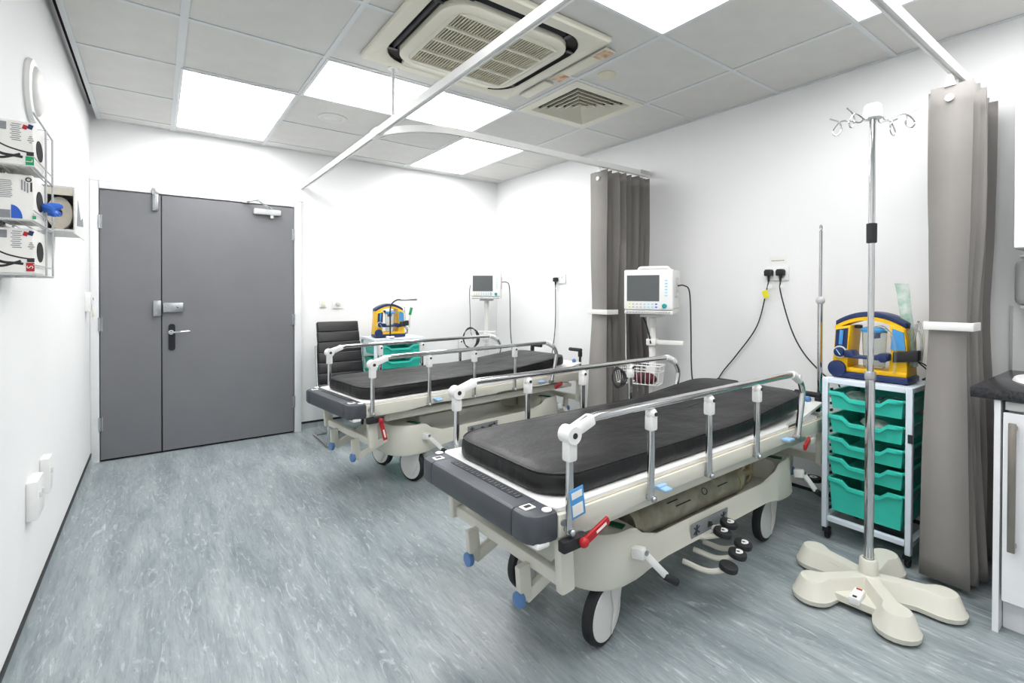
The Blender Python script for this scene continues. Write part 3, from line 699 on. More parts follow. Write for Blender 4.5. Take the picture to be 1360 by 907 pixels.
# ================================================================== DRAWER CARTS
def cart(label, loc, rot, wd, dp, hgt, group=None):
    """front faces local -Y, origin on the floor at the middle"""
    t = thing('drawer_cart', label, 'drawer cart', loc, rot, group)
    b = B(); ft = .026; z0 = .062
    for sx in (-1, 1):
        for sy in (-1, 1): b.box((sx*(wd/2-ft/2), sy*(dp/2-ft/2), (z0+hgt)/2), (ft, ft, hgt-z0), .003, 1)
        for z in (z0+.05, hgt-ft/2): b.box((sx*(wd/2-ft/2), 0, z), (ft, dp-2*ft, ft), .003, 1)
    for sy in (-1, 1):
        for z in (z0+.05, hgt-ft/2): b.box((0, sy*(dp/2-ft/2), z), (wd-2*ft, ft, ft), .003, 1)
    obj('cart_frame', b, 'cart', t)
    b = B(); b.box((0, 0, hgt-.008), (wd-2*ft+.002, dp-2*ft+.002, .012)); obj('cart_top', b, 'cart', t)
    for sx in (-1, 1):
        b = B()
        for k in range(18): b.box((sx*(wd/2-ft-.004), -dp/2+ft+.012, z0+.1+k*(hgt-z0-.16)/17), (.008, .02, .012))
        obj('runner_strip', b, 'black_metal', t, smooth=False)
        for sy in (-1, 1):
            cs = obj('castor', B().cyl((sx*(wd/2-.02)-.009, sy*(dp/2-.02)+.012, .025), (sx*(wd/2-.02)+.009, sy*(dp/2-.02)+.012, .025), .025, seg=18, bev=.004), 'rubber', t)
            obj('castor_housing', B().box((sx*(wd/2-.02), sy*(dp/2-.02), .05), (.03, .04, .022), .004), 'black_metal', cs)
    tops = [(.765, .085), (.645, .085), (.535, .085), (.432, .085), (.325, .165)]
    wi = wd/2-ft-.008; y0 = -dp/2+.006; y1 = dp/2-.03
    for zt, dh in tops:
        zt = zt*hgt/.83; b = B(); n = 12
        # front lip dips in the middle like a scooped tray
        def lip(u):       # u -1..1
            a = abs(u); return 0 if a > .62 else (-.028 if a < .42 else -.028*(.62-a)/.2)
        X = [-1, -.82, -.66, -.62, -.52, -.42, -.2, 0, .2, .42, .52, .62, .66, .82, 1]
        tp = .012
        # outer shell, with wall thickness
        def sec(y, dz, ins=0, low=0):
            return [(x*(wi-ins), y, zt+(lip(x) if low else 0)+dz) for x in X]
        V = lambda pts: [b.bm.verts.new(p) for p in pts]
        def strip(A, D):
            for k in range(len(A)-1): b.bm.faces.new((A[k], A[k+1], D[k+1], D[k]))
        f0 = V(sec(y0-.014, 0, 0, 1)); f1 = V(sec(y0-.014, -.014, 0, 1)); f2 = V(sec(y0, -.016, .004, 1)); f3 = V([(x*(wi-tp), y0+.012, zt-dh) for x in X])
        i0 = V(sec(y0+.004, 0, 0, 1)); i1 = V([(x*(wi-tp-.003), y0+.015, zt-dh+.003) for x in X])
        strip(f0, f1); strip(f1, f2); strip(f2, f3); strip(i0, f0); strip(i1, i0)
        k0 = V([(x*wi, y1, zt) for x in X]); k1 = V([(x*(wi-tp), y1-.012, zt-dh) for x in X]); k2 = V([(x*(wi-tp-.003), y1-.015, zt-dh+.003) for x in X])
        strip(k0, k1); strip(k2, k0); strip(f3, k1); strip(i1, k2)
        for e in (0, -1):
            b.bm.faces.new((f2[e], f3[e], k1[e], k0[e])); b.bm.faces.new((i0[e], i1[e], k2[e], k0[e]))
        # side rims
        for sx in (-1, 1): b.box((sx*(wi+.003), (y0+y1)/2, zt-.004), (.012, y1-y0, .008))
        b.box((0, y1, zt-.004), (2*wi, .01, .008))
        d = obj('drawer', b, 'teal', t, recalc=False)
        md = d.modifiers.new('thickness', 'SOLIDIFY'); md.thickness = .0015
    return t
c1 = cart('white metal cart of five teal drawers beside the grey curtain and drip stand', (2.935, .95, 0), R(-90), .386, .41, .832, 'drawer carts')
c2 = cart('white metal cart with teal drawers beside the black chair', (1.785, 4.60, 0), 0, .48, .40, .845, 'drawer carts')
obj('asset_label', B().box((.187, -.2065, .60), (.02, .001, .04)), 'print_dark', c1)
# things lying in the top trays
for i, (nm, m, p, r, lab) in enumerate((('packet', 'clear_green', (2.86, 1.03, .712), .3, 'crumpled clear packet in the top teal drawer'), ('packet', 'clear', (2.88, .88, .71), 1.1, 'dark-wired clear packet in the top teal drawer beside the crumpled one'), ('packet', 'paper', (2.88, .95, .59), .8, 'pale wrapped packet in the second teal drawer'))):
    b = B(); rnd = random.Random(i); ring = []
    for z, k in ((0, .9), (.012, 1.05), (.03, .9), (.042, .5)): ring.append([(.07*k*math.cos(a*PI/6)*(1+.2*rnd.random()), .05*k*math.sin(a*PI/6)*(1+.2*rnd.random()), z+.006*rnd.random()) for a in range(12)])
    b.loft(ring); tag(obj(nm, b, m, None, p, r), lab, 'packet')

# ================================================================== SUCTION UNITS
def suction(label, loc, rot, group=None):
    """front faces local -Y; +X is its right side"""
    t = thing('suction_unit', label, 'suction unit', loc, rot, group)
    w2, hh, d2 = .165, .335, .075
    obj('base_strip', B().box((.005, 0, .016), (.335, .17, .032), .008), 'navy', t)
    # yellow body with arch opening: two pillars and the arch band
    b = B(); b.prism([(-.165, .03), (.165, .03), (.165, .055), (-.165, .055)], -d2, d2, 'y', .006); obj('body_floor', b, 'yellow', t)
    b = B(); b.prism([(-.165, .04), (-.09, .04), (-.085, .16), (-.075, .27), (-.15, .255), (-.155, .15)], -d2, d2, 'y', .008); obj('body_pillar', b, 'yellow', t)
    b = B(); b.prism([(.085, .04), (.165, .04), (.163, .20), (.15, .262), (.09, .285), (.095, .16)], -d2+.006, d2, 'y', .008); obj('body_pillar', b, 'yellow', t)
    def archpts(r_out, off):
        return [(-.155+.31*k/14, .262+off+.052*(1-((k-7)/7)**2)) for k in range(15)]
    b = B(); b.prism(archpts(0, 0)+archpts(0, -.018)[::-1], -d2*.8, d2*.8, 'y'); obj('arch_band', b, 'yellow', t)
    b = B(); b.prism(archpts(0, .026)+archpts(0, 0)[::-1], -d2*.7, d2*.7, 'y', .004); obj('carry_handle', b, 'navy', t)
    # gauge panel, dial, wheel
    gp = obj('gauge_panel', B().prism([(-.148, .135), (-.092, .15), (-.086, .255), (-.142, .243)], -d2-.006, -d2+.002, 'y'), 'navy', t)
    obj('gauge', B().box((-.116, -d2-.009, .205), (.018, .008, .075), .003, rot=(0, R(4), 0)), 'sky_blue', gp)
    obj('dial_ring', B().cyl((-.122, -d2, .13), (-.122, -d2-.008, .13), .032, seg=24), 'off_white', gp)
    dl = obj('dial', B().cyl((-.122, -d2-.008, .13), (-.122, -d2-.028, .13), .026, .023, seg=24, bev=.003), 'navy', t)
    obj('dial_pointer', B().box((-.122, -d2-.0285, .13), (.004, .002, .034), rot=(0, R(-35), 0)), 'light_cyan', dl)
    obj('foot_wheel', B().cyl((-.135, -d2+.01, .0435), (-.135, -d2-.02, .0435), .042, seg=28, bev=.005), 'navy', t)
    obj('front_badge', B().prism([(.098, .16), (.158, .16), (.15, .245), (.105, .262)], -d2-.001, -d2+.008, 'y'), 'sky_blue', t)
    # canister with holder
    hl = obj('canister_holder', B().prism([(-.095, .105), (.10, .105), (.10, .14), (.06, .14), (.03, .115), (-.05, .118), (-.06, .142), (-.095, .142)], -d2-.028, -d2+.05, 'y', .005), 'navy', t)
    obj('holder_knob', B().cyl((.078, -d2-.02, .118), (.078, -d2-.045, .118), .02, seg=18, bev=.004), 'navy', hl)
    cn = obj('canister', B().lathe([(.042, .058), (.046, .062), (.053, .235), (.055, .24), (.0515, .24), (.0445, .066), (.0, .062)], Matrix.Translation((.012, -.02, 0)), 28), 'clear', t)
    obj('canister_lid', B().lathe([(0, .236), (.03, .232), (.03, .236), (.058, .238), (.06, .25), (.05, .258), (.02, .262), (0, .262)], Matrix.Translation((.012, -.02, 0)), 28), 'sky_blue', cn)
    obj('filter', B().lathe([(0, .205), (.025, .21), (.025, .236), (0, .236)], Matrix.Translation((.012, -.02, 0)), 20), 'blue', cn)
    ls = obj('lid_port', B().box((-.055, -.03, .262), (.03, .03, .018), .004), 'black_metal', t)
    obj('suction_hose', B().tube(smoothpath([(.02, -.03, .262), (.07, -.07, .265), (.11, -.09, .22), (.125, -.092, .14), (.118, -.088, .05)], 6), .006, 8), 'clear', t)
    hb = obj('side_holder', B().prism([(.11, .10), (.21, .115), (.21, .165), (.11, .15)], -d2-.012, -d2+.04, 'y', .004), 'rubber', t)
    b = B()
    for k in range(3): b.tube(smoothpath([(.155+.012*k, -.03+.01*k, .08), (.155+.012*k, -.04+.01*k, .20), (.165+.012*k, -.04+.01*k, .255+.015*k), (.185+.004*k, -.02+.01*k, .26+.015*k), (.198+.005*k, 0, .22), (.20, 0, .1)], 6), .0045, 8)
    obj('coiled_tubing', b, 'clear', t)
    b = B()
    for k in range(2): b.tube(smoothpath([(.18, .0, .11), (.22, .01*k, .09-.02*k), (.235, .01, .05-.02*k), (.20, .02, .02)], 5), .0035, 6)
    obj('mains_lead', b, 'rubber', t)
    return t
suction('yellow and blue portable suction unit behind the drip stand', (2.885, .967, .834), R(-90), 'suction units')
s2 = suction('yellow and blue portable suction unit beside a gooseneck lamp', (1.735, 4.58, .847), 0, 'suction units'); s2.scale = (.84, .84, .92)
# bag of tubing stuck in the near unit
b = B(); p0 = Vector((2.86, .79, .92)); p1 = Vector((2.93, .862, 1.315)); dd = (p1-p0)
rings = []
for k in range(9):
    c = p0+dd*(k/8); wv = .018+.0015*k; th = .012*(1-k/9)+.002
    rings.append([(c.x+.006*math.sin(k*2)+th*math.cos(q*PI/5), c.y+wv*math.sin(q*PI/5), c.z) for q in range(10)])
b.loft(rings); tag(obj('catheter_packet', b, 'clear_green'), 'clear packet of green tubing sticking up behind the suction unit by the drip stand', 'packet')
# small green mouthpiece next to the far unit
b = B(); b.tube(smoothpath([(1.925, 4.53, .93), (1.93, 4.53, 1.0), (1.937, 4.53, 1.06), (1.944, 4.53, 1.10)], 4), .008, 8); o = obj('suction_wand', b, 'off_white'); tag(o, 'slim wand with pale green tip standing at the suction unit with the gooseneck lamp', 'wand')
obj('wand_tip', B().cyl((1.931, 4.53, 1.05), (1.948, 4.53, 1.12), .013, seg=12, bev=.003), 'green', o)
# gooseneck lamp
gl = thing('gooseneck_lamp', 'thin black gooseneck lamp with silver bar head in front of suction unit', 'lamp', (1.70, 4.432, .846))
obj('lamp_base', B().cyl((0, 0, 0), (0, 0, .018), .038, seg=24, bev=.004), 'white_plastic', gl)
obj('neck', B().tube(smoothpath([(0, 0, .016), (0, 0, .15), (.0, 0, .26), (.015, 0, .315), (.06, 0, .348), (.10, 0, .352)], 6), .0065, 10), 'rubber', gl)
obj('lamp_head', B().cyl((.095, 0, .352), (.26, 0, .355), .011, seg=16, bev=.003), 'steel', gl)

# ================================================================== PATIENT MONITORS
def monitor(label, loc, rot, slabel, sc=1.0, cuff=True, arm=True, group=None):
    """front faces local -Y; returns monitor; stand built beneath"""
    st = thing('monitor_stand', slabel, 'stand', (loc[0], loc[1], 0), rot, 'monitor stands')
    obj('pole', B().cyl((0, 0, .06), (0, 0, loc[2]-.02), .0225, seg=20), 'off_white', st)
    obj('pole_collar', B().cyl((0, 0, loc[2]-.09), (0, 0, loc[2]-.03), .027, seg=20, bev=.003), 'off_white', st)
    obj('mount_plate', B().box((0, 0, loc[2]-.012), (.14, .12, .018), .005), 'off_white', st)
    b = B()
    for k in range(5):
        a = R(90+72*k); b.bar((0, 0, .075), (.24*math.cos(a), .24*math.sin(a), .06), .04, .03, .006)
    bs = obj('stand_base', b, 'off_white', st)
    for k in range(5):
        a = R(90+72*k); obj('castor', B().cyl((.235*math.cos(a)-.012, .235*math.sin(a), .025), (.235*math.cos(a)+.012, .235*math.sin(a), .025), .025, seg=14), 'rubber', bs)
    if arm:
        ar = obj('accessory_arm', B().box((0, -.005, loc[2]-.19), (.066, .07, .045), .006).bar((.02, -.01, loc[2]-.19), (.22, -.05, loc[2]-.185), .024, .03, .006), 'off_white', st)
    # wire basket
    zb0, zb1 = loc[2]-.46, loc[2]-.335
    b = B()
    def loop(x, y0, y1, z): return [(-x-.06, y0, z), (x-.06, y0, z), (x-.06, y1, z), (-x-.06, y1, z)]
    for z, g in ((zb1, 1), (zb1-.04, .96), (zb0, .88)):
        L = loop(.155*g, -.155*g, -.035, z)
        for i in range(4): b.cyl(L[i], L[(i+1) % 4], .0035 if z == zb1 else .0025, seg=6)
    for k in range(11):
        x = -.155+.031*k; b.cyl((x*1-.06, -.155, zb1), (x*.88-.06, -.136, zb0), .002, seg=6); b.cyl((x*.88-.06, -.136, zb0), (x*.88-.06, -.035, zb0), .002, seg=6); b.cyl((x-.06, -.035, zb1), (x*.88-.06, -.035, zb0), .002, seg=6)
    for k in range(4):
        y = -.155+.04*k
        for s in (-1, 1): b.cyl((s*.155-.06, y, zb1), (s*.137-.06, y*.9, zb0), .002, seg=6)
    obj('wire_basket', b, 'white_plastic', st); obj('basket_clamp', B().box((0, -.02, (zb0+zb1)/2), (.06, .05, .09), .005), 'off_white', st)
    m = thing('patient_monitor', label, 'monitor', loc, rot, group)
    W, Hh, D = .30*sc, .265*sc, .17*sc
    b = B(); b.box((0, 0, Hh/2+.02), (W, D, Hh-.03), .012, 3); b.box((0, .02, .025), (W*.97, D*.95, .05), .01); bd = obj('housing', b, 'off_white', m)
    bz = obj('bezel', B().box((0, -D/2-.008, Hh/2+.018), (W+.006, .022, Hh-.02), .009, 3), 'white_plastic', m)
    yb = -D/2-.0195
    obj('screen', B().box((-.03*sc, yb, Hh*.60), (W*.68, .003, Hh*.60), .001, 1), 'screen', bz)
    obj('knob', B().cyl((.105*sc, yb, .052*sc), (.105*sc, yb-.014, .052*sc), .0145*sc, seg=20, bev=.003), 'teal_knob', bz)
    cols = ['yellow_tag', 'tan', 'grey_plastic', 'grey_plastic', 'light_cyan', 'light_cyan', 'light_cyan', 'blue']
    for k in range(8):
        for r in range(2): obj('button', B().box(((-.115+.024*k)*sc, yb, (.062-.018*r)*sc), (.013*sc, .003, .008*sc), .001, 1), cols[k], bz)
    for k in range(6): obj('button', B().box((.113*sc, yb, (.115+.018*k)*sc), (.016*sc, .003, .008*sc), .001, 1), 'light_cyan', bz)
    b = B(); b.box((0, -D/2-.002, .012), (W*1.0, .03, .024), .006); sp = obj('lower_sill', b, 'white_plastic', m)
    b = B()
    for k in range(30): b.box((-.135*sc+.27*sc*k/29, -D/2-.018, .012), (.004, .003, .014))
    obj('vent_slots', b, 'print_grey', sp, smooth=False)
    b = B(); b.tube(smoothpath([(-W*.34, .02, Hh), (-W*.3, .02, Hh+.022), (-W*.2, .02, Hh+.026), (W*.2, .02, Hh+.026), (W*.3, .02, Hh+.022), (W*.34, .02, Hh)], 4), .011, 10); obj('carry_handle', b, 'white_plastic', m)
    cp = obj('connector_panel', B().box((W/2+.002, -.01, Hh*.62), (.008, .07, .12*sc), .002), 'grey_plastic', bd)
    for k in range(3): obj('socket', B().cyl((W/2+.005, -.01, Hh*(.45+.15*k)), (W/2+.010, -.01, Hh*(.45+.15*k)), .012, seg=14), 'off_white', cp)
    cb = obj('lead', B().tube(smoothpath([(W/2+.008, -.01, Hh*.66), (W/2+.05, -.01, Hh*.66), (W/2+.085, -.01, Hh*.50), (W/2+.095, -.01, -.1), (W/2+.10, -.01, -.35), (W/2+.12, 0, -.6), (W/2+.10, .02, -.8)], 6), .0045, 8), 'rubber', m)
    obj('lead', B().tube(smoothpath([(-W/2+.004, .0, Hh*.55), (-W/2-.02, 0, Hh*.52), (-W/2-.03, 0, Hh*.2), (-W/2-.02, -.02, -.15), (-.16, -.07, -.33), (-.13, -.09, -.42)], 6), .0035, 8), 'rubber' if not arm else 'grey_plastic', m)
    if arm: obj('lead', B().tube(smoothpath([(-.08, .0, .0), (-.05, .0, -.06), (-.01, -.03, -.16), (.0, -.04, -.2)], 5), .006, 8), 'rubber', m)
    return m
M1R = math.atan2(-.43, -1.05)+PI/2
monitor('white patient monitor hung before the folded curtain with a maroon cuff below it', (2.67, 2.20, 1.125), M1R, 'white pole stand with a basket holding a maroon cuff', 1.08, True, True, 'patient monitors')
monitor('white patient monitor on a stand in the room corner with no curtain', (2.775, 4.50, 1.20), R(-38), 'white pole stand with coiled black leads in the room corner', 1.02, False, False, 'patient monitors')
def in_stand(loc, rot, p): return Matrix.Translation(loc) @ Matrix.Rotation(rot, 4, 'Z') @ Vector(p)
b = B(); b.ball((0, 0, 0), .07, (1.15, .55, .62), 18); o = obj('pressure_cuff', b, 'maroon', None, in_stand((2.665, 2.20, 0), M1R, (-.02, -.085, .698)), M1R); tag(o, 'rolled maroon blood pressure cuff in a wire basket', 'cuff')
obj('cuff_band', B().tube([(0, .0405*math.cos(k*PI/10), .046*math.sin(k*PI/10)) for k in range(20)], .004, 6, closed=True), 'print_dark', o)
# coils of lead hanging on baskets
def coil(label, c, r, rot):
    b = B()
    for k in range(4): b.tube([(c[0]+(r-.006*k)*math.cos(a*PI/12)*math.cos(rot), c[1]+(r-.006*k)*math.cos(a*PI/12)*math.sin(rot)+.006*k, c[2]+(r*1.15+.004*k)*math.sin(a*PI/12)) for a in range(24)], .0045, 6, closed=True)
    tag(obj('coiled_lead', b, 'rubber'), label, 'cable')
p = in_stand((2.665, 2.20, 0), M1R, (-.17, -.166, .70)); coil('black coiled lead hooked on the basket with the maroon cuff', p, .05, M1R)
p = in_stand((2.775, 4.50, 0), R(-38), (-.14, -.166, .80)); coil('black coiled lead hooked on the basket in the room corner', p, .085, R(-38))

# ================================================================== CHAIR
ch = thing('visitor_chair', 'black leather cantilever chair with ribbed high back by the wall', 'chair', (1.295, 4.42, 0))
for k in range(6):
    z0 = .47+.088*k; z1 = z0+.086; yb = lambda z: .10+.14*((z-.45)/.55)**1.3
    wv = .19-.012*(k/5)
    b = B(); rings = []
    zc = (z0+z1)/2
    b.box((0, 0, 0), (2*wv, .05, .0955), .010, 3)
    ang = math.atan((yb(z1)-yb(z0))/.088)
    bmesh.ops.transform(b.bm, matrix=Matrix.Translation((0, yb(zc), zc)) @ Matrix.Rotation(-ang, 4, 'X'), verts=b.bm.verts)
    obj('back_pad', b, 'leather', ch)
for k in range(4): obj('seat_pad', B().box((0, -.24+.105*k, .445-.004*k), (.40, .104, .055), .018, 3), 'leather', ch)
b = B()
for s in (-1, 1):
    x = s*.195
    b.tube(smoothpath([(x, .20, .012)], 1) if False else [(x, .24, .012), (x, .02, .012), (x, -.16, .012), (x, -.195, .02), (x, -.21, .045), (x, -.215, .2), (x, -.22, .38), (x, -.21, .408), (x, -.17, .416), (x, .06, .405), (x, .10, .42), (x, .12, .47), (x, .17, .8)], .011, 10)
b.tube([(-.195, .24, .012), (.195, .24, .012)], .011, 10); b.tube([(-.195, -.18, .412), (.195, -.18, .412)], .009, 8)
obj('chair_frame', b, 'chrome', ch)

# ================================================================== KITCHEN UNITS (right edge)
cb = thing('base_cupboard', 'white base cupboard with long brushed handle under black worktop', 'cupboard', (2.49, .437, 0))
D = XR-2.49-.02
obj('side_panel', B().box((D/2+.012, -.009, .435), (D-.02, .018, .87), .001, 1).box((.008, -.009, .435), (.016, .018, .87)), 'cupboard', cb)
obj('carcass', B().box((D/2+.03, -.32, .485), (D-.06, .58, .75)), 'cupboard', cb, smooth=False)
obj('plinth', B().box((.07, -.32, .055), (.016, .6, .11)), 'cupboard', cb, smooth=False)
dr = obj('cupboard_door', B().box((.009, -.32, .475), (.018, .59, .70), .002, 1), 'cupboard', cb)
b = B(); yh = -.055; b.box((-.032, yh, .56), (.012, .022, .47), .003); 
for z in (.345, .775): b.box((-.014, yh, z), (.03, .02, .018), .003)
obj('bar_handle', b, 'brushed', dr)
obj('grey_rail', B().box((.015, -.32, .85), (.02, .58, .03)), 'grey_plastic', cb, smooth=False)
wt = obj('worktop', B().box(((2.475+XR-.002)/2, -.03, .89), (XR-.002-2.475, 1.07, .04), .004), 'worktop'); tag(wt, 'black speckled worktop on the white base cupboard', 'worktop')
sk = obj('basin', B().lathe([(0, .001), (.13, .002), (.16, .010), (.19, .014), (.195, .010), (.2, -.001), (0, -.0015)], Matrix.Scale(1.0, 4), 40), 'white_plastic', None, (2.83, .24, .9125)); tag(sk, 'round white basin rim set on the black worktop', 'basin')
wc = thing('wall_cupboard', 'white wall cupboard fixed above the black worktop', 'cupboard', (2.85, .449, 1.455))
obj('carcass', B().box(((XR-2.85)/2+.01, -.3, .375), (XR-2.85-.022, .598, .752), .002, 1), 'cupboard', wc)
obj('cupboard_door', B().box((.009, -.30, .375), (.018, .594, .748), .002, 1), 'cupboard', wc)
obj('light_pelmet', B().box((.17, -.3, -.03), (.28, .56, .012)), 'grey_plastic', wc)
sd = thing('soap_dispenser', 'grey soap dispenser on the wall under the white wall cupboard', 'dispenser', (XR, .42, 1.21))
obj('dispenser_case', B().box((-.055, 0, .105), (.108, .115, .20), .025, 3), 'grey_plastic', sd)
obj('dispenser_lever', B().box((-.07, 0, -.004), (.07, .08, .015), .005), 'off_white', sd)
o = obj('trunking_strip', B().box((XR-.005, .50, 1.06), (.01, .012, .30), .002), 'grey_plastic'); tag(o, 'thin grey trunking strip running down the wall above the worktop', 'trunking')

# ================================================================== SOCKETS AND SWITCHES
def plate(name, label, cat, c, normal, wd, hg, dp=.012, m='white_plastic', extra=None, group=None):
    t = thing(name, label, cat, c, 0, group); nx, ny = normal
    rz = math.atan2(nx, -ny)       # local -Y to normal
    t.rotation_euler.z = rz
    obj('plate', B().box((0, -dp/2, 0), (wd, dp, hg), .003), m, t)
    if extra: extra(t, dp)
    return t
def toggles(n, sp, m='off_white'):
    def f(t, dp):
        for k in range(n): obj('rocker', B().box(((k-(n-1)/2)*sp, -dp-.003, .012), (.012, .007, .02), .002), m, t)
    return f
def plug(label, c, side, pts, cat='cable', yel=False):
    """black plug on the right wall with its lead"""
    t = thing('power_lead', label, cat, c)
    obj('plug_body', B().prism([(-.024, -.018), (.024, -.018), (.026, .012), (.018, .024), (-.018, .024), (-.026, .012)], -.036, -.001, 'x', .005), 'rubber', t)
    obj('cord_grip', B().cyl((-.02, 0, -.016), (-.02, 0, -.055), .0095, .0055, seg=12), 'rubber', t)
    P = [Vector((-.02, 0, -.05))]+[Vector(p)-Vector(c) for p in pts]
    obj('cord', B().tube(smoothpath(P, 8), .0042, 8), 'rubber', t)
    obj('cord_label', B().box((-.02, -.006, -.085), (.002, .03, .018), .0005, 1, rot=(R(-12), 0, 0)), 'white_plastic', t)
    if yel: obj('test_tag', B().box((-.022, .018, -.135), (.003, .036, .05), .0005, 1, rot=(R(-20), 0, 0)), 'yellow_tag', t)
    return t
def sock_extra(t, dp):
    for s in (-1, 1): obj('rocker', B().box((s*.025, -dp-.003, .022), (.012, .006, .018), .002), 'off_white', t)
ds = plate('wall_socket', 'white double socket with two black plugs between the curtains', 'socket', (XR, 1.60, 1.392), (-1, 0), .15, .09, extra=sock_extra)
pnt = obj('engraved_note', B().box((0, -.001, .085), (.11, .001, .045)), 'paper', ds)
text_mesh('note_text', 'CLEAN SOCKET ONLY', .009, 'print_dark', ds, Matrix.Translation((0, -.002, .083)) @ Matrix.Rotation(PI/2, 4, 'X')) if False else obj('note_text', (lambda b: [b.box((-.035+.012*k, -.002, .083), (.009, .0006, .004)) for k in range(7)] and b)(B()), 'print_dark', ds)
plug('black plug and lead with a yellow test tag in the double socket', (XR-.012, 1.643, 1.395), 0, [(XR-.03, 1.66, 1.27), (XR-.03, 1.72, 1.05), (XR-.03, 1.86, .85), (XR-.02, 1.97, .72), (XR-.04, 2.02, .62)], yel=True)
plug('black plug and lead without a tag in the double socket', (XR-.012, 1.567, 1.395), 0, [(XR-.03, 1.565, 1.27), (XR-.03, 1.50, 1.05), (XR-.03, 1.42, .90), (XR-.03, 1.30, .78), (XR-.04, 1.22, .74), (XR-.05, 1.18, .55)])
plate('wall_socket', 'white single socket with one black plug behind the empty-based trolley', 'socket', (XR, 3.745, 1.402), (-1, 0), .146, .09, extra=sock_extra)
plug('black plug and lead hanging from the single socket', (XR-.012, 3.80, 1.395), 0, [(XR-.03, 3.80, 1.25), (XR-.03, 3.80, .98), (XR-.03, 3.83, .75), (XR-.06, 3.85, .55)])
def knobx(t, dp):
    k = obj('rotary_knob', B().cyl((.0, -dp, 0), (0, -dp-.018, 0), .017, seg=20, bev=.003), 'grey_plastic', t); obj('knob_ring', B().cyl((0, -dp, 0), (0, -dp-.003, 0), .026, seg=20), 'off_white', t)
plate('dimmer_switch', 'white switch plate with a round grey knob above the black chair', 'switch', (1.365, YB, 1.155), (0, -1), .088, .088, extra=knobx)
def alarmx(t, dp): obj('yellow_button', B().box((.0, -dp-.004, -.002), (.03, .01, .05), .003), 'ivory', t)
plate('call_switch', 'small white switch with cream button next to the door frame', 'switch', (1.235, YB, 1.158), (0, -1), .062, .072, extra=alarmx)
def swx(t, dp):
    obj('rocker', B().box((0, -dp-.004, 0), (.03, .01, .045), .003), 'off_white', t); obj('key_slot', B().box((.012, -dp-.009, .02), (.008, .004, .018)), 'print_dark', t); obj('cream_pull', B().box((0, -dp-.01, -.075), (.012, .01, .06), .003), 'ivory', t)
plate('key_switch', 'small white key switch with cream pull on the side wall beside the double door', 'switch', (XL, 4.60, 1.19), (1, 0), .09, .13, .03, extra=swx)
plate('wall_socket', 'boxed white socket low on the glove rack wall, the larger of two', 'socket', (XL, 2.68, .475), (1, 0), .14, .145, .032, extra=toggles(2, .05))
plate('wall_socket', 'boxed white socket low on the glove rack wall, the smaller of two', 'socket', (XL, 2.93, .49), (1, 0), .09, .145, .03, extra=toggles(1, .05))

# ================================================================== LEFT WALL
wl = thing('wall_lamp', 'round white dome lamp on the wall above the glove box rack', 'wall lamp', (XL, 2.72, 2.035))
M = Matrix.Rotation(PI/2, 4, 'Y')
obj('lamp_ring', B().lathe([(0, 0), (.118, 0), (.121, .006), (.117, .018), (.10, .022), (.09, .021), (0, .021)], M, 40), 'white_plastic', wl)
obj('lamp_dome', B().lathe([(.095, .019), (.092, .026), (.078, .034), (.05, .040), (0, .042)], M, 40), 'off_white', wl)

# wire rack of glove boxes
gr = thing('wire_rack', 'white wire wall rack holding three boxes of gloves', 'rack', (XL, 2.12, 1.31))
b = B(); xf = .100; LY = .27; PT = .16
def wire(pts, r=.003): b.tube([Vector(p) for p in pts], r, 8)
for y in (.17, LY+.03):
    wire([(.004, y, 0), (xf, y, 0), (xf, y, .48), (.004, y, .48), (.004, y, 0)])
for k in range(4):
    z = PT*k
    wire([(xf, -.04, z), (xf, LY+.03, z)]); wire([(.004, -.04, z), (.004, LY+.03, z)])
    if k < 3:
        for x in (.03, .06, .09): wire([(x, -.04, z), (x, LY+.03, z)], .002)
        wire([(.004, -.04, z), (xf, -.04, z)]); wire([(xf, -.04, z+.03), (xf, LY+.03, z+.03)], .002)
        wire([(.004, LY+.03, z), (xf, LY+.03, z), (xf, LY+.03, z+.03)])
obj('rack_wires', b, 'grey_plastic', gr)
